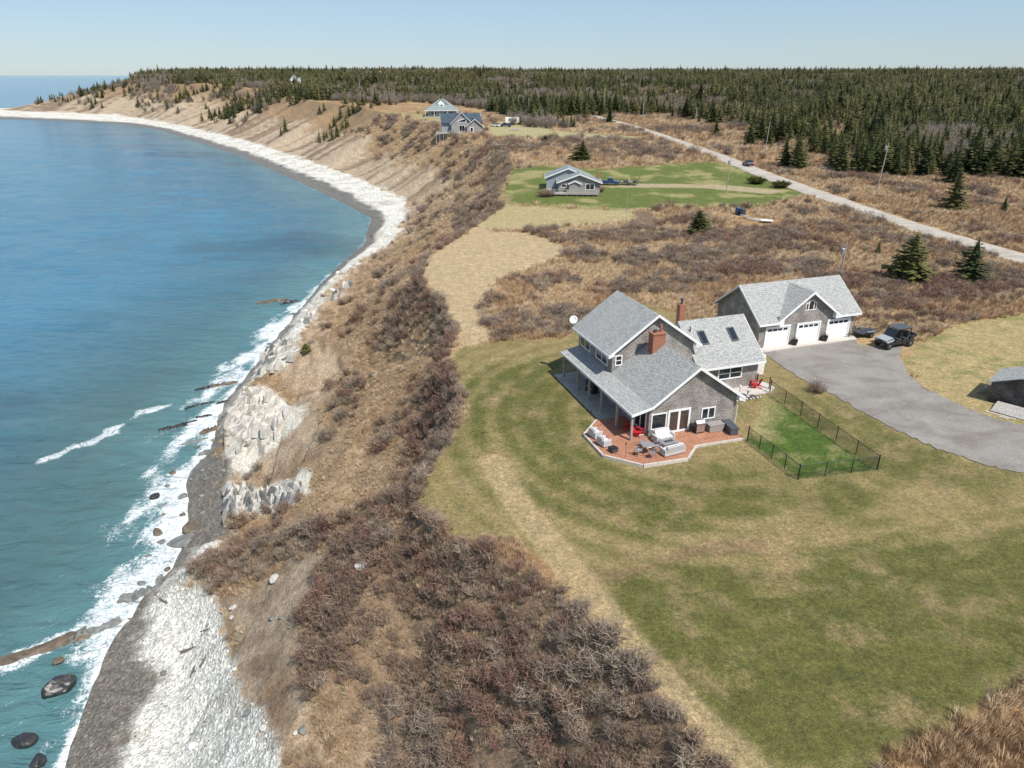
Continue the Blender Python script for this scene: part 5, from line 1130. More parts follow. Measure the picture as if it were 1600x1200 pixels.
t = at_h('coffee_table', .72, -1.95, R(6), 'low wicker fire table with dark glass top between the two sofas', 'table'); m = MB(); m.box(-.62, .62, -.4, .4, .04, .42); m.build('base', M['wicker'], t, bevel=.02); m = MB(); m.box(-.68, .68, -.46, .46, .421, .46); m.build('table_top', M['aluminium'], t); m = MB(); m.box(-.4, .4, -.16, .16, .461, .475); m.build('burner_tray', M['dark'], t)
# bistro table and chairs
t = at_h('bistro_table', -1.35, -2.35, 0, 'round metal patio table at the front of the deck', 'table'); m = MB(); m.lathe([(.48, .70), (.5, .715), (.48, .73)], 24); m.build('table_top', M['aluminium'], t)
for k in range(4): m = MB(); a = k * math.pi / 2 + .4; m.path([(math.cos(a) * .12, math.sin(a) * .12, .70), (math.cos(a) * .18, math.sin(a) * .18, .35), (math.cos(a) * .42, math.sin(a) * .42, 0.01)], .018); m.build('leg', M['black'], t)
def metal_chair(u, v, rz, label):
    c = at_h('metal_chair', u, v, rz, label, 'chair', 'metal chairs at the patio table'); m = MB(); m.box(-.23, .23, -.22, .22, .43, .455); m.build('seat', M['aluminium'], c)
    b = MB(); b.path([(-.22, .22, .45), (-.22, .3, .95), (.22, .3, .95), (.22, .22, .45)], .016)
    for k in range(4): b.path([(-.13 + k * .087, .22, .46), (-.13 + k * .087, .3, .94)], .008)
    b.build('backrest', M['aluminium'], c)
    for sx in (-1, 1):
        for sy in (-1, 1): m = MB(); m.tube((sx * .2, sy * .19, .43), (sx * .24, sy * .25, 0), .014); m.build('leg', M['black'], c)
        m = MB(); m.path([(sx * .23, .25, .66), (sx * .25, -.2, .64), (sx * .23, -.2, .44)], .014); m.build('armrest', M['aluminium'], c)
metal_chair(-1.25, -1.45, R(0), 'metal chair on the house side of the patio table'); metal_chair(-.5, -2.3, R(-90), 'metal chair between the patio table and the sofas'); metal_chair(-2.2, -2.5, R(95), 'metal chair left of the patio table'); metal_chair(-1.4, -3.2, R(180), 'metal chair at the lawn side of the patio table')
# red chairs
def adirondack(u, v, rz, label, z=None):
    c = at_h('adirondack_chair', u, v, rz, label, 'chair', None, z)
    for k in range(5): m = MB(); x = -.24 + k * .12; m.prism([(x - .052, -.38, .36), (x + .052, -.38, .36), (x + .052, .22, .24), (x - .052, .22, .24)], (0, 0, .025)); m.build('seat_slat', M['red'], c)
    for k in range(5): m = MB(); x = -.24 + k * .12; hh = .98 - abs(k - 2) * .05; m.prism([(x - .052, .2, .24), (x + .052, .2, .24), (x * 1.15 + .055, .5, hh), (x * 1.15 - .055, .5, hh)], (0, .025, .008)); m.build('back_slat', M['red'], c)
    for s in (-1, 1):
        m = MB(); m.box(s * .36 - .07, s * .36 + .07, -.42, .32, .54, .565); m.build('armrest', M['red'], c); m = MB(); m.box(s * .33 - .02, s * .33 + .02, -.38, -.28, 0, .538); m.build('leg', M['red'], c)
        m = MB(); m.prism([(s * .33 - .02, -.3, .36), (s * .33 - .02, -.3, .26), (s * .33 - .02, .55, 0.0), (s * .33 - .02, .55, .1)], (.04, 0, 0)); m.build('leg', M['red'], c)
    return c
adirondack(-.75, .45, R(40), 'bright red slatted chair in the sun at the porch front'); adirondack(-.8, 1.65, R(65), 'red slatted chair in the shade of the porch roof'); adirondack(14.5, 5.75, R(-120), 'red slatted chair at the corner of the low wing by the gate', GZ0 + .08)
# grill
g = at_h('barbecue_grill', 4.3, -.62, R(0), 'black and steel gas barbecue grill against the front wall', 'grill'); m = MB(); m.box(-.4, .4, -.28, .28, .1, .78); m.build('cabinet', M['black'], g, bevel=.01); m = MB(); m.box(-.37, .37, -.30, -.283, .14, .74); m.build('cabinet_door', M['steel'], g)
m = MB(); m.prism([(-.4, -.3, .785), (-.4, .3, .785), (-.4, .3, 1.05), (-.4, .15, 1.16), (-.4, -.12, 1.14), (-.4, -.3, .95)], (.8, 0, 0)); hd = m.build('hood', M['steel'], g, bevel=.015); m = MB(); m.path([(-.3, -.31, .95), (-.3, -.36, .96), (.3, -.36, .96), (.3, -.31, .95)], .015); m.build('handle', M['steel'], hd)
for s in (-1, 1):
    m = MB(); m.box(*sorted((s * .41, s * .72)), -.25, .25, .76, .80); m.build('side_shelf', M['black' if s < 0 else 'steel'], g)
    for y in (-.2, .2): m = MB(); m.lathe([(.06, -.025), (.06, .025)], 12, (s * .34, y, .06), 'x'); m.build('wheel', M['tyre'], g)
for u, v, rz, mt, w, lb in ((5.75, -.75, 0, 'tan_box', 1.35, 'taupe deck storage box beside the grill'), (7.0, -1.25, R(82), 'charcoal_box', 1.65, 'charcoal deck storage box at the deck corner by the fence')):
    o = at_h('storage_box', u - (0 if mt == 'tan_box' else .15), v, rz, lb, 'storage box'); m = MB(); m.box(-w / 2, w / 2, -.34, .34, .02, .58); m.build('bin', M[mt], o, bevel=.015); m = MB(); m.box(-w / 2 - .03, w / 2 + .03, -.37, .37, .584, .66); m.build('lid', M[mt], o, bevel=.02)
o = at_h('ottoman', -3.75, -1.35, R(15), 'dark square ottoman at the left front deck edge', 'ottoman'); m = MB(); m.box(-.3, .3, -.28, .28, .05, .30); m.build('base', M['dark'], o, bevel=.02); m = MB(); m.box(-.31, .31, -.29, .29, .304, .37); m.build('cushion', M['black'], o, bevel=.03)
for u, v, lb in ((-3.55, 3.35, 'thin garden torch at the upper left deck corner'), (-3.35, -2.6, 'thin garden torch at the lower left deck edge'), (.25, -.55, 'thin dark pole beside the front window')):
    o = at_h('garden_torch', u, v, 0, lb, 'torch'); m = MB(); m.tube((0, 0, -.2), (0, 0, 1.15), .014); m.build('pole', M['black'], o); m = MB(); m.lathe([(.025, 1.15), (.055, 1.2), (.055, 1.32), (.02, 1.37)], 10); m.build('torch_head', M['black'], o)
# bicycle-sized dark mower under the porch
o = at_h('covered_grill', -.62, 9.55, R(-80), 'black covered barbecue in the shade under the porch', 'grill'); m = MB(); m.prism([(-.62, -.3, .02), (-.62, .3, .02), (-.62, .26, .95), (-.62, .05, 1.12), (-.62, -.22, 1.0)], (1.24, 0, 0)); m.build('cover', M['black'], o, bevel=.05); m = MB(); m.box(-.5, .5, -.32, -.305, .5, .56); m.build('strap', M['aluminium'], o)
# garage planters, patio ornament
for u, lb in ((25.55, 'black planter with dry twigs between left and middle garage doors'), (29.55, 'black planter with dry twigs between middle and right garage doors')):
    o = at_h('planter', u, 14.05, 0, lb, 'planter', None, GZ0 + .085); m = MB(); m.lathe([(.24, 0), (.34, .5), (.36, .55), (.31, .55), (.29, .46)], 14); m.build('pot', M['black'], o); link('twigs', shrub_mesh('twigs', 950, M['bark'], 40, .5, .35, .02, 3), None, o).location = (0, 0, .46)
o = at_h('bird_bath', 12.6, 4.3, 0, 'white stone bird bath in the flower bed by the low wing', 'bird bath', None, GZ0 + .06); m = MB(); m.lathe([(.2, 0), (.16, .06), (.08, .15), (.07, .5), (.12, .56)], 14); m.build('pedestal', M['stone'], o, smooth=True); m = MB(); m.lathe([(.1, .56), (.28, .64), (.3, .7), (.26, .69), (.05, .62)], 16); m.build('bowl', M['stone'], o, smooth=True)
o = at_h('lamp_post', 11.9, 4.6, 0, 'slim garden lamp with white globe near the low wing', 'garden lamp', None, GZ0); m = MB(); m.tube((0, 0, 0), (0, 0, .9), .02); m.build('pole', M['black'], o); m = MB(); m.lathe([(.03, .9), (.1, .96), (.12, 1.04), (.08, 1.13), (.01, 1.16)], 12); m.build('globe', M['white'], o, smooth=True)
for i in range(12):
    u = 9.7 + i * .36; m = rock_mesh('bed_stone', 980 + i % 4, 1, 1, .8, .6, 5); o = link('edging_stone', m, M['stone']); o.location = HW(u, 3.82 + .05 * math.sin(i * 3), GZ0 + .04); o.scale = (.16,) * 3; o.rotation_euler = (0, 0, i * 1.3); tag(o, 'small pale edging stone along the front of the flower bed', 'stone', 'stones edging the flower bed')

# ------------------------------------------------------------------ shed with ramp
sp = P(1541, 626); sa = R(-46)
shed = empty('shed', (sp.x, sp.y, sp.z), sa, 'small dark weathered board shed at the right edge beside the driveway', 'shed'); SW, SD, SE, SA = 4.4, 4.2, 1.9, 2.85
w = MB(); w.prism([(0.05, .05, -.1), (SW - .05, .05, -.1), (SW - .05, .05, SE - .02), (SW / 2, .05, SA - .1), (.05, .05, SE - .02)], (0, SD - .1, 0)); w.build('wall', M['barn'], shed)
n = 22
for k in range(n):
    x0 = SW * k / n; x1 = SW * (k + 1) / n - .012; zt = lambda x: SE - .02 + (SA - SE - .08) * (1 - abs(x - SW / 2) / (SW / 2)); b_ = MB(); off = .008 * ((k * 7) % 3)
    b_.prism([(x0, .045 - off, .02 + .02 * ((k * 5) % 3)), (x1, .045 - off, .02 + .02 * ((k * 5) % 3)), (x1, .045 - off, zt(x1)), (x0, .045 - off, zt(x0))], (0, -.022, 0)); b_.build('wall_board', M['barn'], shed)
for s in (0, 1):
    xe = -.3 if s == 0 else SW + .3; ze = SE - .3 * (SA - SE) / (SW / 2) + .05; slope(shed, [(xe, -.25, ze), (SW / 2, -.25, SA + .05), (SW / 2, SD + .2, SA + .05), (xe, SD + .2, ze)], .06, M['roof'])
m = MB(); m.prism([(SW / 2 + .05, -.26, SA + .035), (SW + .3, -.26, SE - .06), (SW + .3, -.26, SE + .0), (SW / 2 + .05, -.26, SA + .09)], (0, .5, 0)); m.build('roof_edge_panel', M['white'], shed)
rp = [P(1537, 642), P(1553.5, 628.3), P(1600, 640.5), P(1584, 655)]
ramp_o = empty('ramp', (sp.x, sp.y, sp.z), sa, 'pale grey board ramp lying in front of the dark shed', 'ramp')
for k in range(9):
    m = MB(); y0 = -.35 - k * .235; z = .36 - k * .028; m.prism([(.9, y0 - .225, z - .03), (4.3, y0 - .225, z - .03), (4.3, y0, z), (.9, y0, z)], (0, 0, .035)); m.build('board', M['deck_grey'], ramp_o)
for k in range(3): m = MB(); x = 1.1 + k * 1.45; m.prism([(x, -.36, -.05), (x, -2.45, -.05), (x, -2.45, .07), (x, -.36, .31)], (.08, 0, 0)); m.build('joist', M['post'], ramp_o)
for i, (dx, dy, L, lb) in enumerate(((.6, -2.75, 2.3, 'long loose pale plank on the grass below the shed ramp'), (1.7, -3.15, .8, 'short loose pale plank on the grass below the shed ramp'))):
    m = MB(); m.box(0, L, -.09, .09, 0, .04); o = m.build('plank', M['concrete']); c, s = math.cos(sa), math.sin(sa); x, y = sp.x + dx * c - dy * s, sp.y + dx * s + dy * c; o.location = (x, y, gz(x, y) + .02); o.rotation_euler = (0, 0, sa + .03 + .1 * i); tag(o, lb, 'plank')
o = empty('lumber_rack', P(1533, 612), sa, 'pale poles leaning in the shed shadow', 'lumber')
for k in range(4): m = MB(); m.tube((-.2 + .15 * k, -.6, .05 + .04 * k), (.3 + .1 * k, .9, .35 + .12 * k), .03); m.build('pole', M['post'], o)
m = MB(); m.tube((.1, .75, -.05), (.15, .8, .75), .035); m.build('stake', M['white'], o)

# ------------------------------------------------------------------ utility poles
def upole(px, py, top, label, r=.13, lean=(0, 0), box=False, arm=False):
    p = P(px, py); d = p.y * _c + (CAM_H - p.z) * _s; h = (py - top) * d / F_PX / math.cos(PITCH - math.atan((600 - py) / F_PX)); o = empty('utility_pole', p, 0, label, 'utility pole'); T = (lean[0] * h, lean[1] * h, h)
    m = MB(); m.tube((0, 0, -.3), T, r, r * .65, 10); m.build('pole', M['pole'], o)
    if arm: m = MB(); m.box(T[0] - .9, T[0] + .9, -.06, .06, h - .55, h - .43); m.build('crossarm', M['pole'], o)
    for s in (-.7, 0, .7) if arm else (0,): m = MB(); m.lathe([(.05, 0), (.07, .06), (.03, .16)], 8, (T[0] + s, T[1], h - .43 if arm else h)); m.build('insulator', M['stone'], o)
    if box: m = MB(); m.lathe([(.24, -1.6), (.26, -.75), (.2, -.68)], 12, (T[0] * .85 - .35, 0, h)); m.build('transformer', M['aluminium'], o)
    return o
upole(1312, 434, 382, 'weathered pole rising behind the right end of the garage', .15, (.02, 0), True)
upole(1370, 298, 228, 'leaning pale pole with transformer between the road and the forest', .16, (.055, 0), True); upole(1194, 246, 195, 'grey pole beside the road in front of the forest', .15, (.03, 0)); upole(1134, 305, 249, 'thin pale pole on the cottage lawn near the road', .11, (.03, 0), True)
upole(978, 342, 306, 'thin short pole beside the garden plot', .07); upole(943, 179, 143, 'pale pole where the road enters the forest', .2); upole(1004, 188, 156, 'pole against the forest right of the road entrance', .2); upole(1086, 196, 170, 'pole in the open ground by the pale bush', .2); upole(826, 190, 156, 'pale pole in front of the dark trees by the camper', .2); upole(897, 165, 137, 'distant pale pole poking above the middle of the forest', .22); upole(563, 150, 119, 'distant pole above the cliff-top wood', .25)

# ------------------------------------------------------------------ vehicles
def wheel(parent, x, y, r, w=.2, rim='aluminium'):
    m = MB(); m.lathe([(r * .62, -w / 2), (r * .93, -w / 2), (r, -w * .32), (r, w * .32), (r * .93, w / 2), (r * .62, w / 2)], 18, (0, 0, 0), 'y'); o = m.build('wheel', M['tyre'], parent); o.location = (x, y, r)
    m = MB(); m.lathe([(r * .61, -w * .45), (r * .2, -w * .52), (r * .2, w * .52), (r * .61, w * .45)], 14, (0, 0, 0), 'y'); m.build('rim', M[rim], o); return o
def car(name, loc, rz, paint, label, cat, L=4.5, W=1.8, kind='suv', group=None):
    """nose points to +x"""
    o = empty(name, loc, rz, label, cat, group); h = L / 2
    prof = {'suv': [(-h, .35), (h - .1, .35), (h, .55), (h - .05, .85), (h - 1.15, 1.0), (-h + .05, 1.05), (-h, .8)], 'pickup': [(-h, .45), (h - .1, .45), (h, .65), (h - .05, 1.0), (h - 1.3, 1.12), (-h, 1.12), (-h - .03, .8)]}[kind]
    m = MB(); m.prism([(x, -W / 2, z) for x, z in prof], (0, W, 0)); b = m.build('body', M[paint], o, bevel=.06)
    zc = prof[4][1]; ztop = zc + .62; x0, x1 = (-h + .1, h - 1.25) if kind == 'suv' else (-.45, h - 1.35)
    m = MB(); m.prism([(x0, -W / 2 + .1, zc + .002), (x1, -W / 2 + .1, zc - .02), (x1 - .55, -W / 2 + .18, ztop), (x0 + .25, -W / 2 + .18, ztop)], (0, W - .28, 0)); m.build('cabin_glass', M['glass'], o)
    m = MB(); m.box(x0 + .22, x1 - .52, -W / 2 + .15, W / 2 - .15, ztop + .002, ztop + .06); m.build('roof', M[paint], o, bevel=.02)
    for xp in ((x0 + .12, x0 + (x1 - x0) * .45)): 
        for s in (-1, 1): m = MB(); m.box(xp, xp + .1, *sorted((s * (W / 2 - .085), s * (W / 2 - .16))), zc, ztop); m.build('pillar', M[paint], o)
    if kind == 'pickup': m = MB(); m.box(-h + .1, -.55, -W / 2 + .12, W / 2 - .12, 1.125, 1.14); m.build('cargo_bed', M['dark'], o)
    for s in (-1, 1):
        for x in (-h + .85, h - .85): wheel(o, x, s * (W / 2 - .08), .36, .24)
        m = MB(); m.box(h - .06, h + .012, *sorted((s * .45, s * (W / 2 - .12))), .62, .78); m.build('headlight', M['white'], o); m = MB(); m.box(-h - .045, -h + .02, *sorted((s * .55, s * (W / 2 - .06))), .72, .95); m.build('taillight', M['red'], o)
    m = MB(); m.box(h - .06, h + .02, -W / 2 + .05, W / 2 - .05, .38, .54); m.build('bumper', M['dark'], o); return o
rv = Vector(ROAD[5]) - Vector(ROAD[4])
p = P(1168, 260); car('suv', (p.x, p.y, p.z + .2), math.atan2(rv.y, rv.x) + math.pi, 'paint_navy', 'dark car with red tail lights driving on the gravel road', 'car')
p = P(951, 289); car('pickup_truck', p, R(-8), 'paint_blue', 'dark blue pickup truck parked right of the grey cottage', 'pickup truck', 5.4, 1.95, 'pickup')
p = P(774, 198); car('suv', p, R(150), 'paint_white', 'white car parked left of the blue truck near the blue-roofed house', 'car'); p = P(790, 198); car('pickup_truck', p, R(160), 'paint_blue', 'blue pickup truck parked in front of the white camper', 'pickup truck', 5.6, 2.0, 'pickup')
p = P(800, 194); o = empty('camper_trailer', p, R(5), 'white camper trailer at the tree edge near the blue-roofed house', 'camper'); m = MB(); m.prism([(-3.4, -1.2, .6), (3.2, -1.2, .6), (3.6, -1.2, 1.4), (3.3, -1.2, 3.1), (-3.3, -1.2, 3.2), (-3.5, -1.2, 1.8)], (0, 2.4, 0)); m.build('body', M['white'], o, bevel=.1)
window(o, (-1.8, -1.2, 1.7), (1, 0, 0), (0, -1, 0), 1.0, .7, 1, 1, .05, 'dark'); window(o, (1.2, -1.2, 1.2), (1, 0, 0), (0, -1, 0), .9, 1.5, 1, 1, .08, 'dark', name='door'); wheel(o, -.4, -1.1, .36); wheel(o, .5, -1.1, .36); wheel(o, -.4, 1.1, .36); wheel(o, .5, 1.1, .36)
p = P(805, 204); o = empty('boat', p, R(170), 'small pale boat on the ground below the blue truck', 'boat'); m = MB(); m.prism([(-1.8, -.7, .3), (1.2, -.7, .3), (2.2, -.7, 1.0), (-2.0, -.7, .9)], (0, 1.4, 0)); m.build('hull', M['concrete'], o, bevel=.1); m = MB(); m.box(-1.7, 1.3, -.5, .5, .93, .98); m.build('cover', M['dark'], o)
# side-by-side utility vehicle
p = (P(1382, 546) + P(1420, 545)) / 2; utv = empty('utility_vehicle', (p.x - .1, p.y + .85, p.z + .045), R(200), 'black side-by-side utility vehicle with grey hood parked on the gravel edge', 'utility vehicle')
m = MB(); m.prism([(-1.75, -.7, .42), (1.35, -.7, .42), (1.6, -.7, .6), (1.62, -.7, .82), (.75, -.7, 1.02), (.55, -.7, .6), (-1.3, -.7, .6), (-1.36, -.7, .92), (-1.85, -.7, .92)], (0, 1.4, 0)); m.build('body', M['utv'], utv, bevel=.03)
m = MB(); m.prism([(.72, -.62, 1.035), (1.6, -.62, .84), (1.58, -.62, .92), (.74, -.62, 1.13)], (0, 1.24, 0)); m.build('hood', M['utv_grey'], utv, bevel=.03)
for s in (-1, 1):
    m = MB(); m.prism([(.7, s * .63, 1.0), (1.62, s * .63, .83), (1.55, s * .63, .68), (.9, s * .63, .82)], (0, s * .18, 0)); m.build('fender', M['utv_grey'], utv, bevel=.02)
    m = MB(); m.box(-.28, .5, *sorted((s * .66, s * .71)), .5, .86); m.build('door', M['utv'], utv, bevel=.02); m = MB(); m.box(-1.2, -.42, *sorted((s * .66, s * .71)), .5, .86); m.build('door', M['utv'], utv, bevel=.02)
    c = MB(); c.path([(.75, s * .64, 1.05), (.28, s * .62, 1.86), (-1.3, s * .62, 1.88), (-1.5, s * .64, .92)], .035); c.tube((-.35, s * .64, .6), (-.35, s * .62, 1.87), .03); c.build('roll_cage', M['black'], utv)
    for x in (-1.45, 1.15): wheel(utv, x, s * .66, .37, .27, 'aluminium')
    m = MB(); m.box(1.575, 1.625, *sorted((s * .3, s * .55)), .74, .82); m.build('headlight', M['aluminium'], utv)
m = MB(); m.box(-1.42, .36, -.70, .70, 1.90, 1.97); m.build('roof', M['charcoal_box'], utv, bevel=.025)
m = MB(); m.prism([(.74, -.56, 1.1), (.74, .56, 1.1), (.32, .54, 1.82), (.32, -.54, 1.82)], (.015, 0, .01)); m.build('windshield', M['glass'], utv)
m = MB(); m.box(-.4, .1, -.6, .6, .62, .9); m.prism([(-.3, -.6, .9), (-.15, -.6, .9), (-.3, -.6, 1.4), (-.42, -.6, 1.4)], (0, 1.2, 0)); m.build('seat', M['dark'], utv, bevel=.02); m = MB(); m.prism([(-1.2, -.6, .62), (-.75, -.6, .62), (-.75, -.6, .88), (-1.05, -.6, .9), (-1.15, -.6, 1.4), (-1.28, -.6, 1.4)], (0, 1.2, 0)); m.build('seat', M['dark'], utv, bevel=.02)
bed = MB(); bed.box(-2.15, -1.42, -.68, .68, .93, .98); bed.box(-2.15, -1.42, -.7, -.64, .98, 1.18); bed.box(-2.15, -1.42, .64, .7, .98, 1.18); bed.box(-2.17, -2.1, -.64, .64, .98, 1.18); bed.build('cargo_bed', M['utv'], utv)
m = MB(); m.path([(1.62, -.4, .5), (1.74, -.4, .62), (1.74, .4, .62), (1.62, .4, .5)], .03); m.build('brush_guard', M['black'], utv)
utv.scale = (1.12, 1.1, 1.12)
# utility trailer
p = P(1352, 527); tr = empty('utility_trailer', (p.x, p.y + .5, p.z + .03), R(200), 'black railed utility trailer beside the garage right end', 'trailer'); m = MB(); m.box(-1.5, 1.2, -.75, .75, .5, .57); m.build('bed', M['dark'], tr)
r_ = MB()
for s in (-1, 1):
    r_.path([(-1.5, s * .75, .57), (-1.5, s * .75, .98), (1.2, s * .75, .98), (1.2, s * .75, .57)], .025)
    for x in (-.8, -.1, .6): r_.tube((x, s * .75, .57), (x, s * .75, .98), .018)
    m = MB(); m.box(-.75, .45, *sorted((s * .80, s * 1.02)), .72, .76); m.build('fender', M['aluminium'], tr); wheel(tr, -.15, s * .91, .32, .2, 'aluminium')
r_.path([(1.2, -.75, .9), (1.2, .75, .9)], .02); r_.path([(-1.5, -.75, .6), (-1.75, -.7, 1.45), (-1.75, .7, 1.45), (-1.5, .75, .6)], .022)
for k in range(5): r_.tube((-1.5, -.5 + k * .25, .6), (-1.75, -.48 + k * .24, 1.45), .012)
r_.build('rail', M['black'], tr); m = MB(); m.path([(1.2, -.6, .5), (2.2, 0, .45), (1.2, .6, .5)], .035); m.tube((2.15, 0, .45), (2.5, 0, .45), .04); m.tube((2.2, .1, 0), (2.2, .1, .7), .03); m.build('tongue', M['black'], tr)
# barrels and scrap in the field
for px, py, mt, lb in ((1152.5, 335, 'paint_blue', 'blue plastic barrel standing at the edge of the cottage lawn'), (1160, 337, 'dark', 'dark barrel just right of the blue barrel')):
    p = P(px, py); m = MB(); m.lathe([(.42, 0), (.46, .08), (.46, .42), (.48, .5), (.46, .58), (.46, 1.0), (.42, 1.1), (.38, 1.08)], 16); o = m.build('barrel', M[mt]); o.location = p; o.scale = (1.3,) * 3; tag(o, lb, 'barrel')
p = P(1182, 345); o = empty('scrap_pile', p, R(-38), 'heap of pale boards and sheets lying in the dry field', 'scrap pile')
for k, (x, y, L, w_, rz) in enumerate(((0, 0, 4.2, .5, 0), (.9, .8, 3.4, .35, .2), (-1.6, .6, 2.6, .4, -.15), (2.2, -.5, 2.4, 1.5, .5), (-3, 1.2, 1.8, .6, .1))): m = MB(); m.box(-L / 2, L / 2, -w_ / 2, w_ / 2, .05, .12); b_ = m.build('board', M['white' if k % 2 else 'deck_grey'], o); b_.location = (x, y, .12 * k); b_.rotation_euler = (.03, .05, rz)

# ------------------------------------------------------------------ other houses
def gable(o, x0, x1, y0, y1, ez, az, wall, roofm, ov=.45, trim='white', xr=None, base=-.8):
    """gable block, ridge along y"""
    xr = (x0 + x1) / 2 if xr is None else xr; w = MB(); w.prism([(x0, y0, base), (x1, y0, base), (x1, y0, ez), (xr, y0, az), (x0, y0, ez)], (0, y1 - y0, 0)); w.build('wall', M[wall], o)
    for s, xe in ((-1, x0), (1, x1)):
        k = (az - ez) / abs(xe - xr); xo = xe + s * ov; zo = ez - ov * k; slope(o, [(xo, y0 - ov, zo + .18), (xr, y0 - ov, az + .18), (xr, y1 + ov, az + .18), (xo, y1 + ov, zo + .18)], .16, M[roofm])
        board(o, (xo, y0 - ov, zo + .18), (xr, y0 - ov, az + .18), .28, .06, (0, -1, 0), 'rake_board', trim); board(o, (xo, y0 - ov, zo + .18), (xo, y1 + ov, zo + .18), .22, .05, (s, 0, 0), 'fascia', trim)
def fwin(o, x, y, z, w, h, cols=1, rows=1, side=None, g='glass', fr=.14):
    if side is None: return window(o, (x, y, z), (1, 0, 0), (0, -1, 0), w, h, cols, rows, fr, mat_g=g)
    return window(o, (x, y, z), (0, -1, 0), (-1, 0, 0), w, h, cols, rows, fr, mat_g=g)
M['bluewall'] = plain('blue_grey_siding', (.27, .31, .33), .8, var=.1)
c2 = empty('cottage', (H2.x, H2.y, H2.z + .1), R(-3), 'single-storey grey shingled cottage with deck on the green lawn', 'house')
gable(c2, -5.0, 4.9, 0, 6.2, 2.75, 4.55, 'cedar', 'roof_old', .5); gable(c2, -8.0, 2.6, 6.0, 13, 3.1, 5.2, 'bluewall', 'roof_old', .45)
gable(c2, -2.5, .2, -.9, .3, 2.5, 3.1, 'cedar_pale', 'roof_old', .25)
fwin(c2, -4.4, 0, 1.5, 1.3, .9); fwin(c2, 1.4, 0, 1.0, 2.2, 1.5, 2, 1); fwin(c2, -8.0, 11.5, 1.2, 1.4, 1.2, 1, 1, 's'); fwin(c2, -5.0, 4.8, .4, 1.6, 2.0, 1, 1, 's')
m = MB(); m.box(4.3, 4.9, 4.2, 4.9, 2.6, 4.6); m.build('chimney', M['brick'], c2); m = MB(); m.box(-7.0, 4.4, -2.6, -.02, .25, .45); dk = m.build('deck_floor', M['deck_grey'], c2); m = MB(); m.box(-8.0, -5.05, -.5, 5.9, .25, .449); m.build('deck_floor', M['deck_grey'], c2)
for k in range(12): x = -7 + k * 11.4 / 11; m = MB(); m.cbox((x, -2.55, .7), (.1, .1, 1.2)); m.build('railing_post', M['deck_grey'], c2)
for k in range(7): m = MB(); m.box(-3.2, 4.3, -2.62 - .002 * k, -2.59 - .002 * k, .46 + k * .13, .575 + k * .13); m.build('railing_board', M['deck_grey'], c2)
m = MB(); m.box(-7, 4.4, -2.64, -2.5, 1.36, 1.42); m.build('handrail', M['deck_grey'], c2); 
for k in range(9): m = MB(); m.box(-7 + k * 1.28, -6.9 + k * 1.28, -2.5, -2.4, -.8, .25); m.build('deck_post', M['post'], c2)
p = P(962, 290); o = empty('flat_trailer', (p.x + 3.5, p.y + 1, p.z), R(-6), 'low cluttered trailer right of the blue pickup truck', 'trailer'); m = MB(); m.box(-2.2, 2.2, -.9, .9, .55, .7); m.build('bed', M['dark'], o)
for k in range(7): m = MB(); m.box(-2 + k * .6, -1.5 + k * .6, -.7 + .1 * (k % 3), .5, .702, .95 + .18 * ((k * 5) % 4)); m.build('load', M[('post', 'dark', 'bark', 'deck_grey')[k % 4]], o)
for s in (-1, 1): wheel(o, 0, s * .95, .35)
m = MB(); m.path([(2.2, 0, .6), (3.4, 0, .5)], .06); m.path([(1.8, .5, .7), (3.0, .8, 2.4)], .06); m.build('tongue', M['black'], o)
# blue-roofed house on the cliff
c3 = empty('house', (H3.x, H3.y, H3.z + .3), R(6), 'grey house with blue metal roof and raised deck on the cliff edge', 'house')
gable(c3, -4.4, 4.2, 0, 9.5, 3.9, 8.0, 'cedar_pale', 'blue_metal', .5, base=-3.0); gable(c3, 2.0, 8.6, -1.8, 6, 2.9, 5.5, 'cedar_pale', 'blue_metal', .5, base=-2.5)
w = MB(); w.prism([(-8.4, 4, -3), (-8.4, 11, -3), (-8.4, 11, 4.2), (-8.4, 7.5, 7.2), (-8.4, 4, 4.2)], (17, 0, 0)); w.build('wall', M['bluewall'], c3)
slope(c3, [(-8.9, 3.2, 3.75), (9.2, 3.2, 3.75), (8.0, 7.5, 7.5), (-8.9, 7.5, 7.5)], .15, M['blue_metal']); slope(c3, [(-8.9, 11.8, 3.75), (9.2, 11.8, 3.75), (8.0, 7.5, 7.5), (-8.9, 7.5, 7.5)], .15, M['blue_metal'])
board(c3, (-8.9, 3.2, 3.75), (-8.9, 7.5, 7.5), .3, .06, (-1, 0, 0), 'rake_board'); m = MB(); m.prism([(-1.6, -.004, 4.2), (1.8, -.004, 4.2), (1.8, -.004, 6.0), (-1.6, -.004, 4.9)], (0, -.06, 0)); tw = m.build('trapezoid_window', M['white'], c3); m = MB(); m.prism([(-1.3, -.065, 4.4), (1.55, -.065, 4.4), (1.55, -.065, 5.6), (-1.3, -.065, 4.75)], (0, -.02, 0)); m.build('pane', M['glass'], tw)
fwin(c3, -1.2, 0, .5, 2.4, 2.6, 2, 1); fwin(c3, 3.2, -1.8, .3, 1.6, 2.2, 1, 1, fr=.3); fwin(c3, -8.4, 9.6, 3.2, 2.0, 1.5, 2, 1, 's')
m = MB(); m.box(-11.0, 1.4, -3.2, -.02, -.1, .15); m.build('deck_floor', M['deck_grey'], c3); m = MB(); m.box(-11.0, -4.5, -.02, 3.8, -.1, .149); m.build('deck_floor', M['deck_grey'], c3)
for k in range(9): x = -10.9 + k * 1.5; m = MB(); m.cbox((x, -3.1, -1.4), (.2, .2, 5.0)); m.build('deck_post', M['deck_grey'], c3)
for z in (.45, .75, 1.05): m = MB(); m.box(-11.0, 1.2, -3.16, -3.08, z, z + .1); m.build('railing_board', M['deck_grey'], c3)
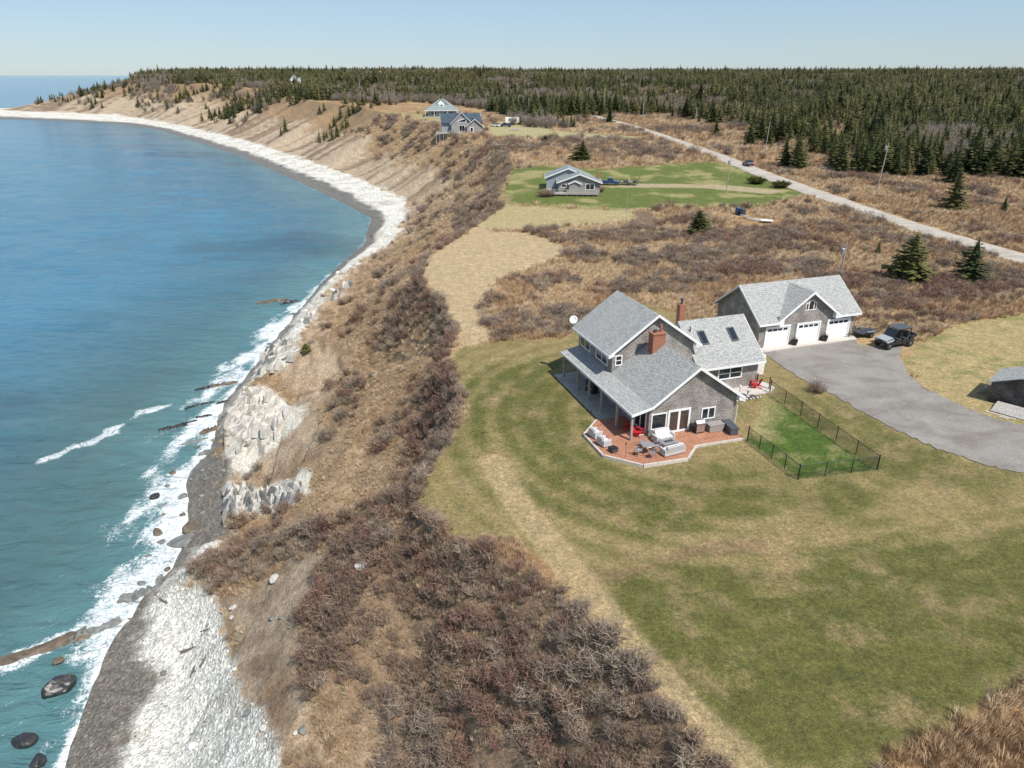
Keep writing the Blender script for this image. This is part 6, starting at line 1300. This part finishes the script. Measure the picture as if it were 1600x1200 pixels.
m = MB(); m.box(-1.0, -.2, 6.9, 7.7, 6.5, 9.3); m.build('chimney', M['post'], c3)
# cross-gabled bungalow behind it
c4 = empty('bungalow', (H4.x, H4.y + 2, H4.z + .2), R(4), 'blue-grey bungalow with grey hipped roof and white gable behind the blue-roofed house', 'house')
m = MB(); m.box(-7.6, 7.6, 0, 13, -1, 3.2); m.build('wall', M['bluewall'], c4); A_ = [(-9.2, -1.6, 3.1), (9.2, -1.6, 3.1), (9.2, 14.6, 3.1), (-9.2, 14.6, 3.1)]; T_ = [(-1.2, 5, 8.6), (1.2, 5, 8.6), (1.2, 8.5, 8.6), (-1.2, 8.5, 8.6)]
for k in range(4): q = [A_[k], A_[(k + 1) % 4], T_[(k + 1) % 4], T_[k]]; slope(c4, q, .12, M['roof_old'])
board(c4, (-9.2, -1.6, 3.1), (9.2, -1.6, 3.1), .25, .06, (0, -1, 0)); m = MB(); m.prism([(-3.0, 2.2, 6.2), (3.0, 2.2, 6.2), (0, 2.2, 9.0)], (0, 3, 0)); m.build('gablet', M['white'], c4)
for s in (-1, 1): slope(c4, [(s * 3.5, 1.6, 5.9), (0, 1.6, 9.25), (0, 6, 9.25), (s * 3.5, 6, 5.9)], .12, M['roof_old'])
m = MB(); m.box(-1.3, 1.3, .6, 3.2, 4.3, 6.4); m.build('dormer', M['white'], c4); fwin(c4, -.7, .6, 4.9, 1.4, 1.2, 2, 1); fwin(c4, -5.8, 0, .9, 3.0, 1.9, 3, 1, g='glass'); fwin(c4, 1.0, 0, .2, 1.2, 2.2, 1, 1); fwin(c4, 4.2, 0, .9, 1.6, 1.6, 1, 1)
for x in (-8.8, -4, 3, 8.8): m = MB(); m.cbox((x, -1.3, 1.3), (.22, .22, 3.6)); m.build('porch_post', M['white'], c4)
m = MB(); m.box(-9, 9, -1.6, -.02, -.9, .1); m.build('porch_floor', M['deck_grey'], c4)
# two far white houses among the trees
for px, py, W_, lb in ((465, 137, 14, 'distant white gabled house among the trees above the far cliff'), (181, 134, 13, 'distant white house at the treeline on the headland')):
    p = P(px, py); o = empty('house', (p.x, p.y, p.z + 1.5), R(10), lb, 'house'); gable(o, -W_ / 2, W_ * .1, 0, 9, 6.0, 10.0, 'white', 'roof_old', .5, base=-3); gable(o, -1, W_ / 2, -1.5, 7, 5, 8.2, 'white', 'roof_old', .5, base=-3); fwin(o, 1.2, -1.5, 2, 2, 2); fwin(o, -W_ / 2 + 1.5, 0, 3, 2, 2)
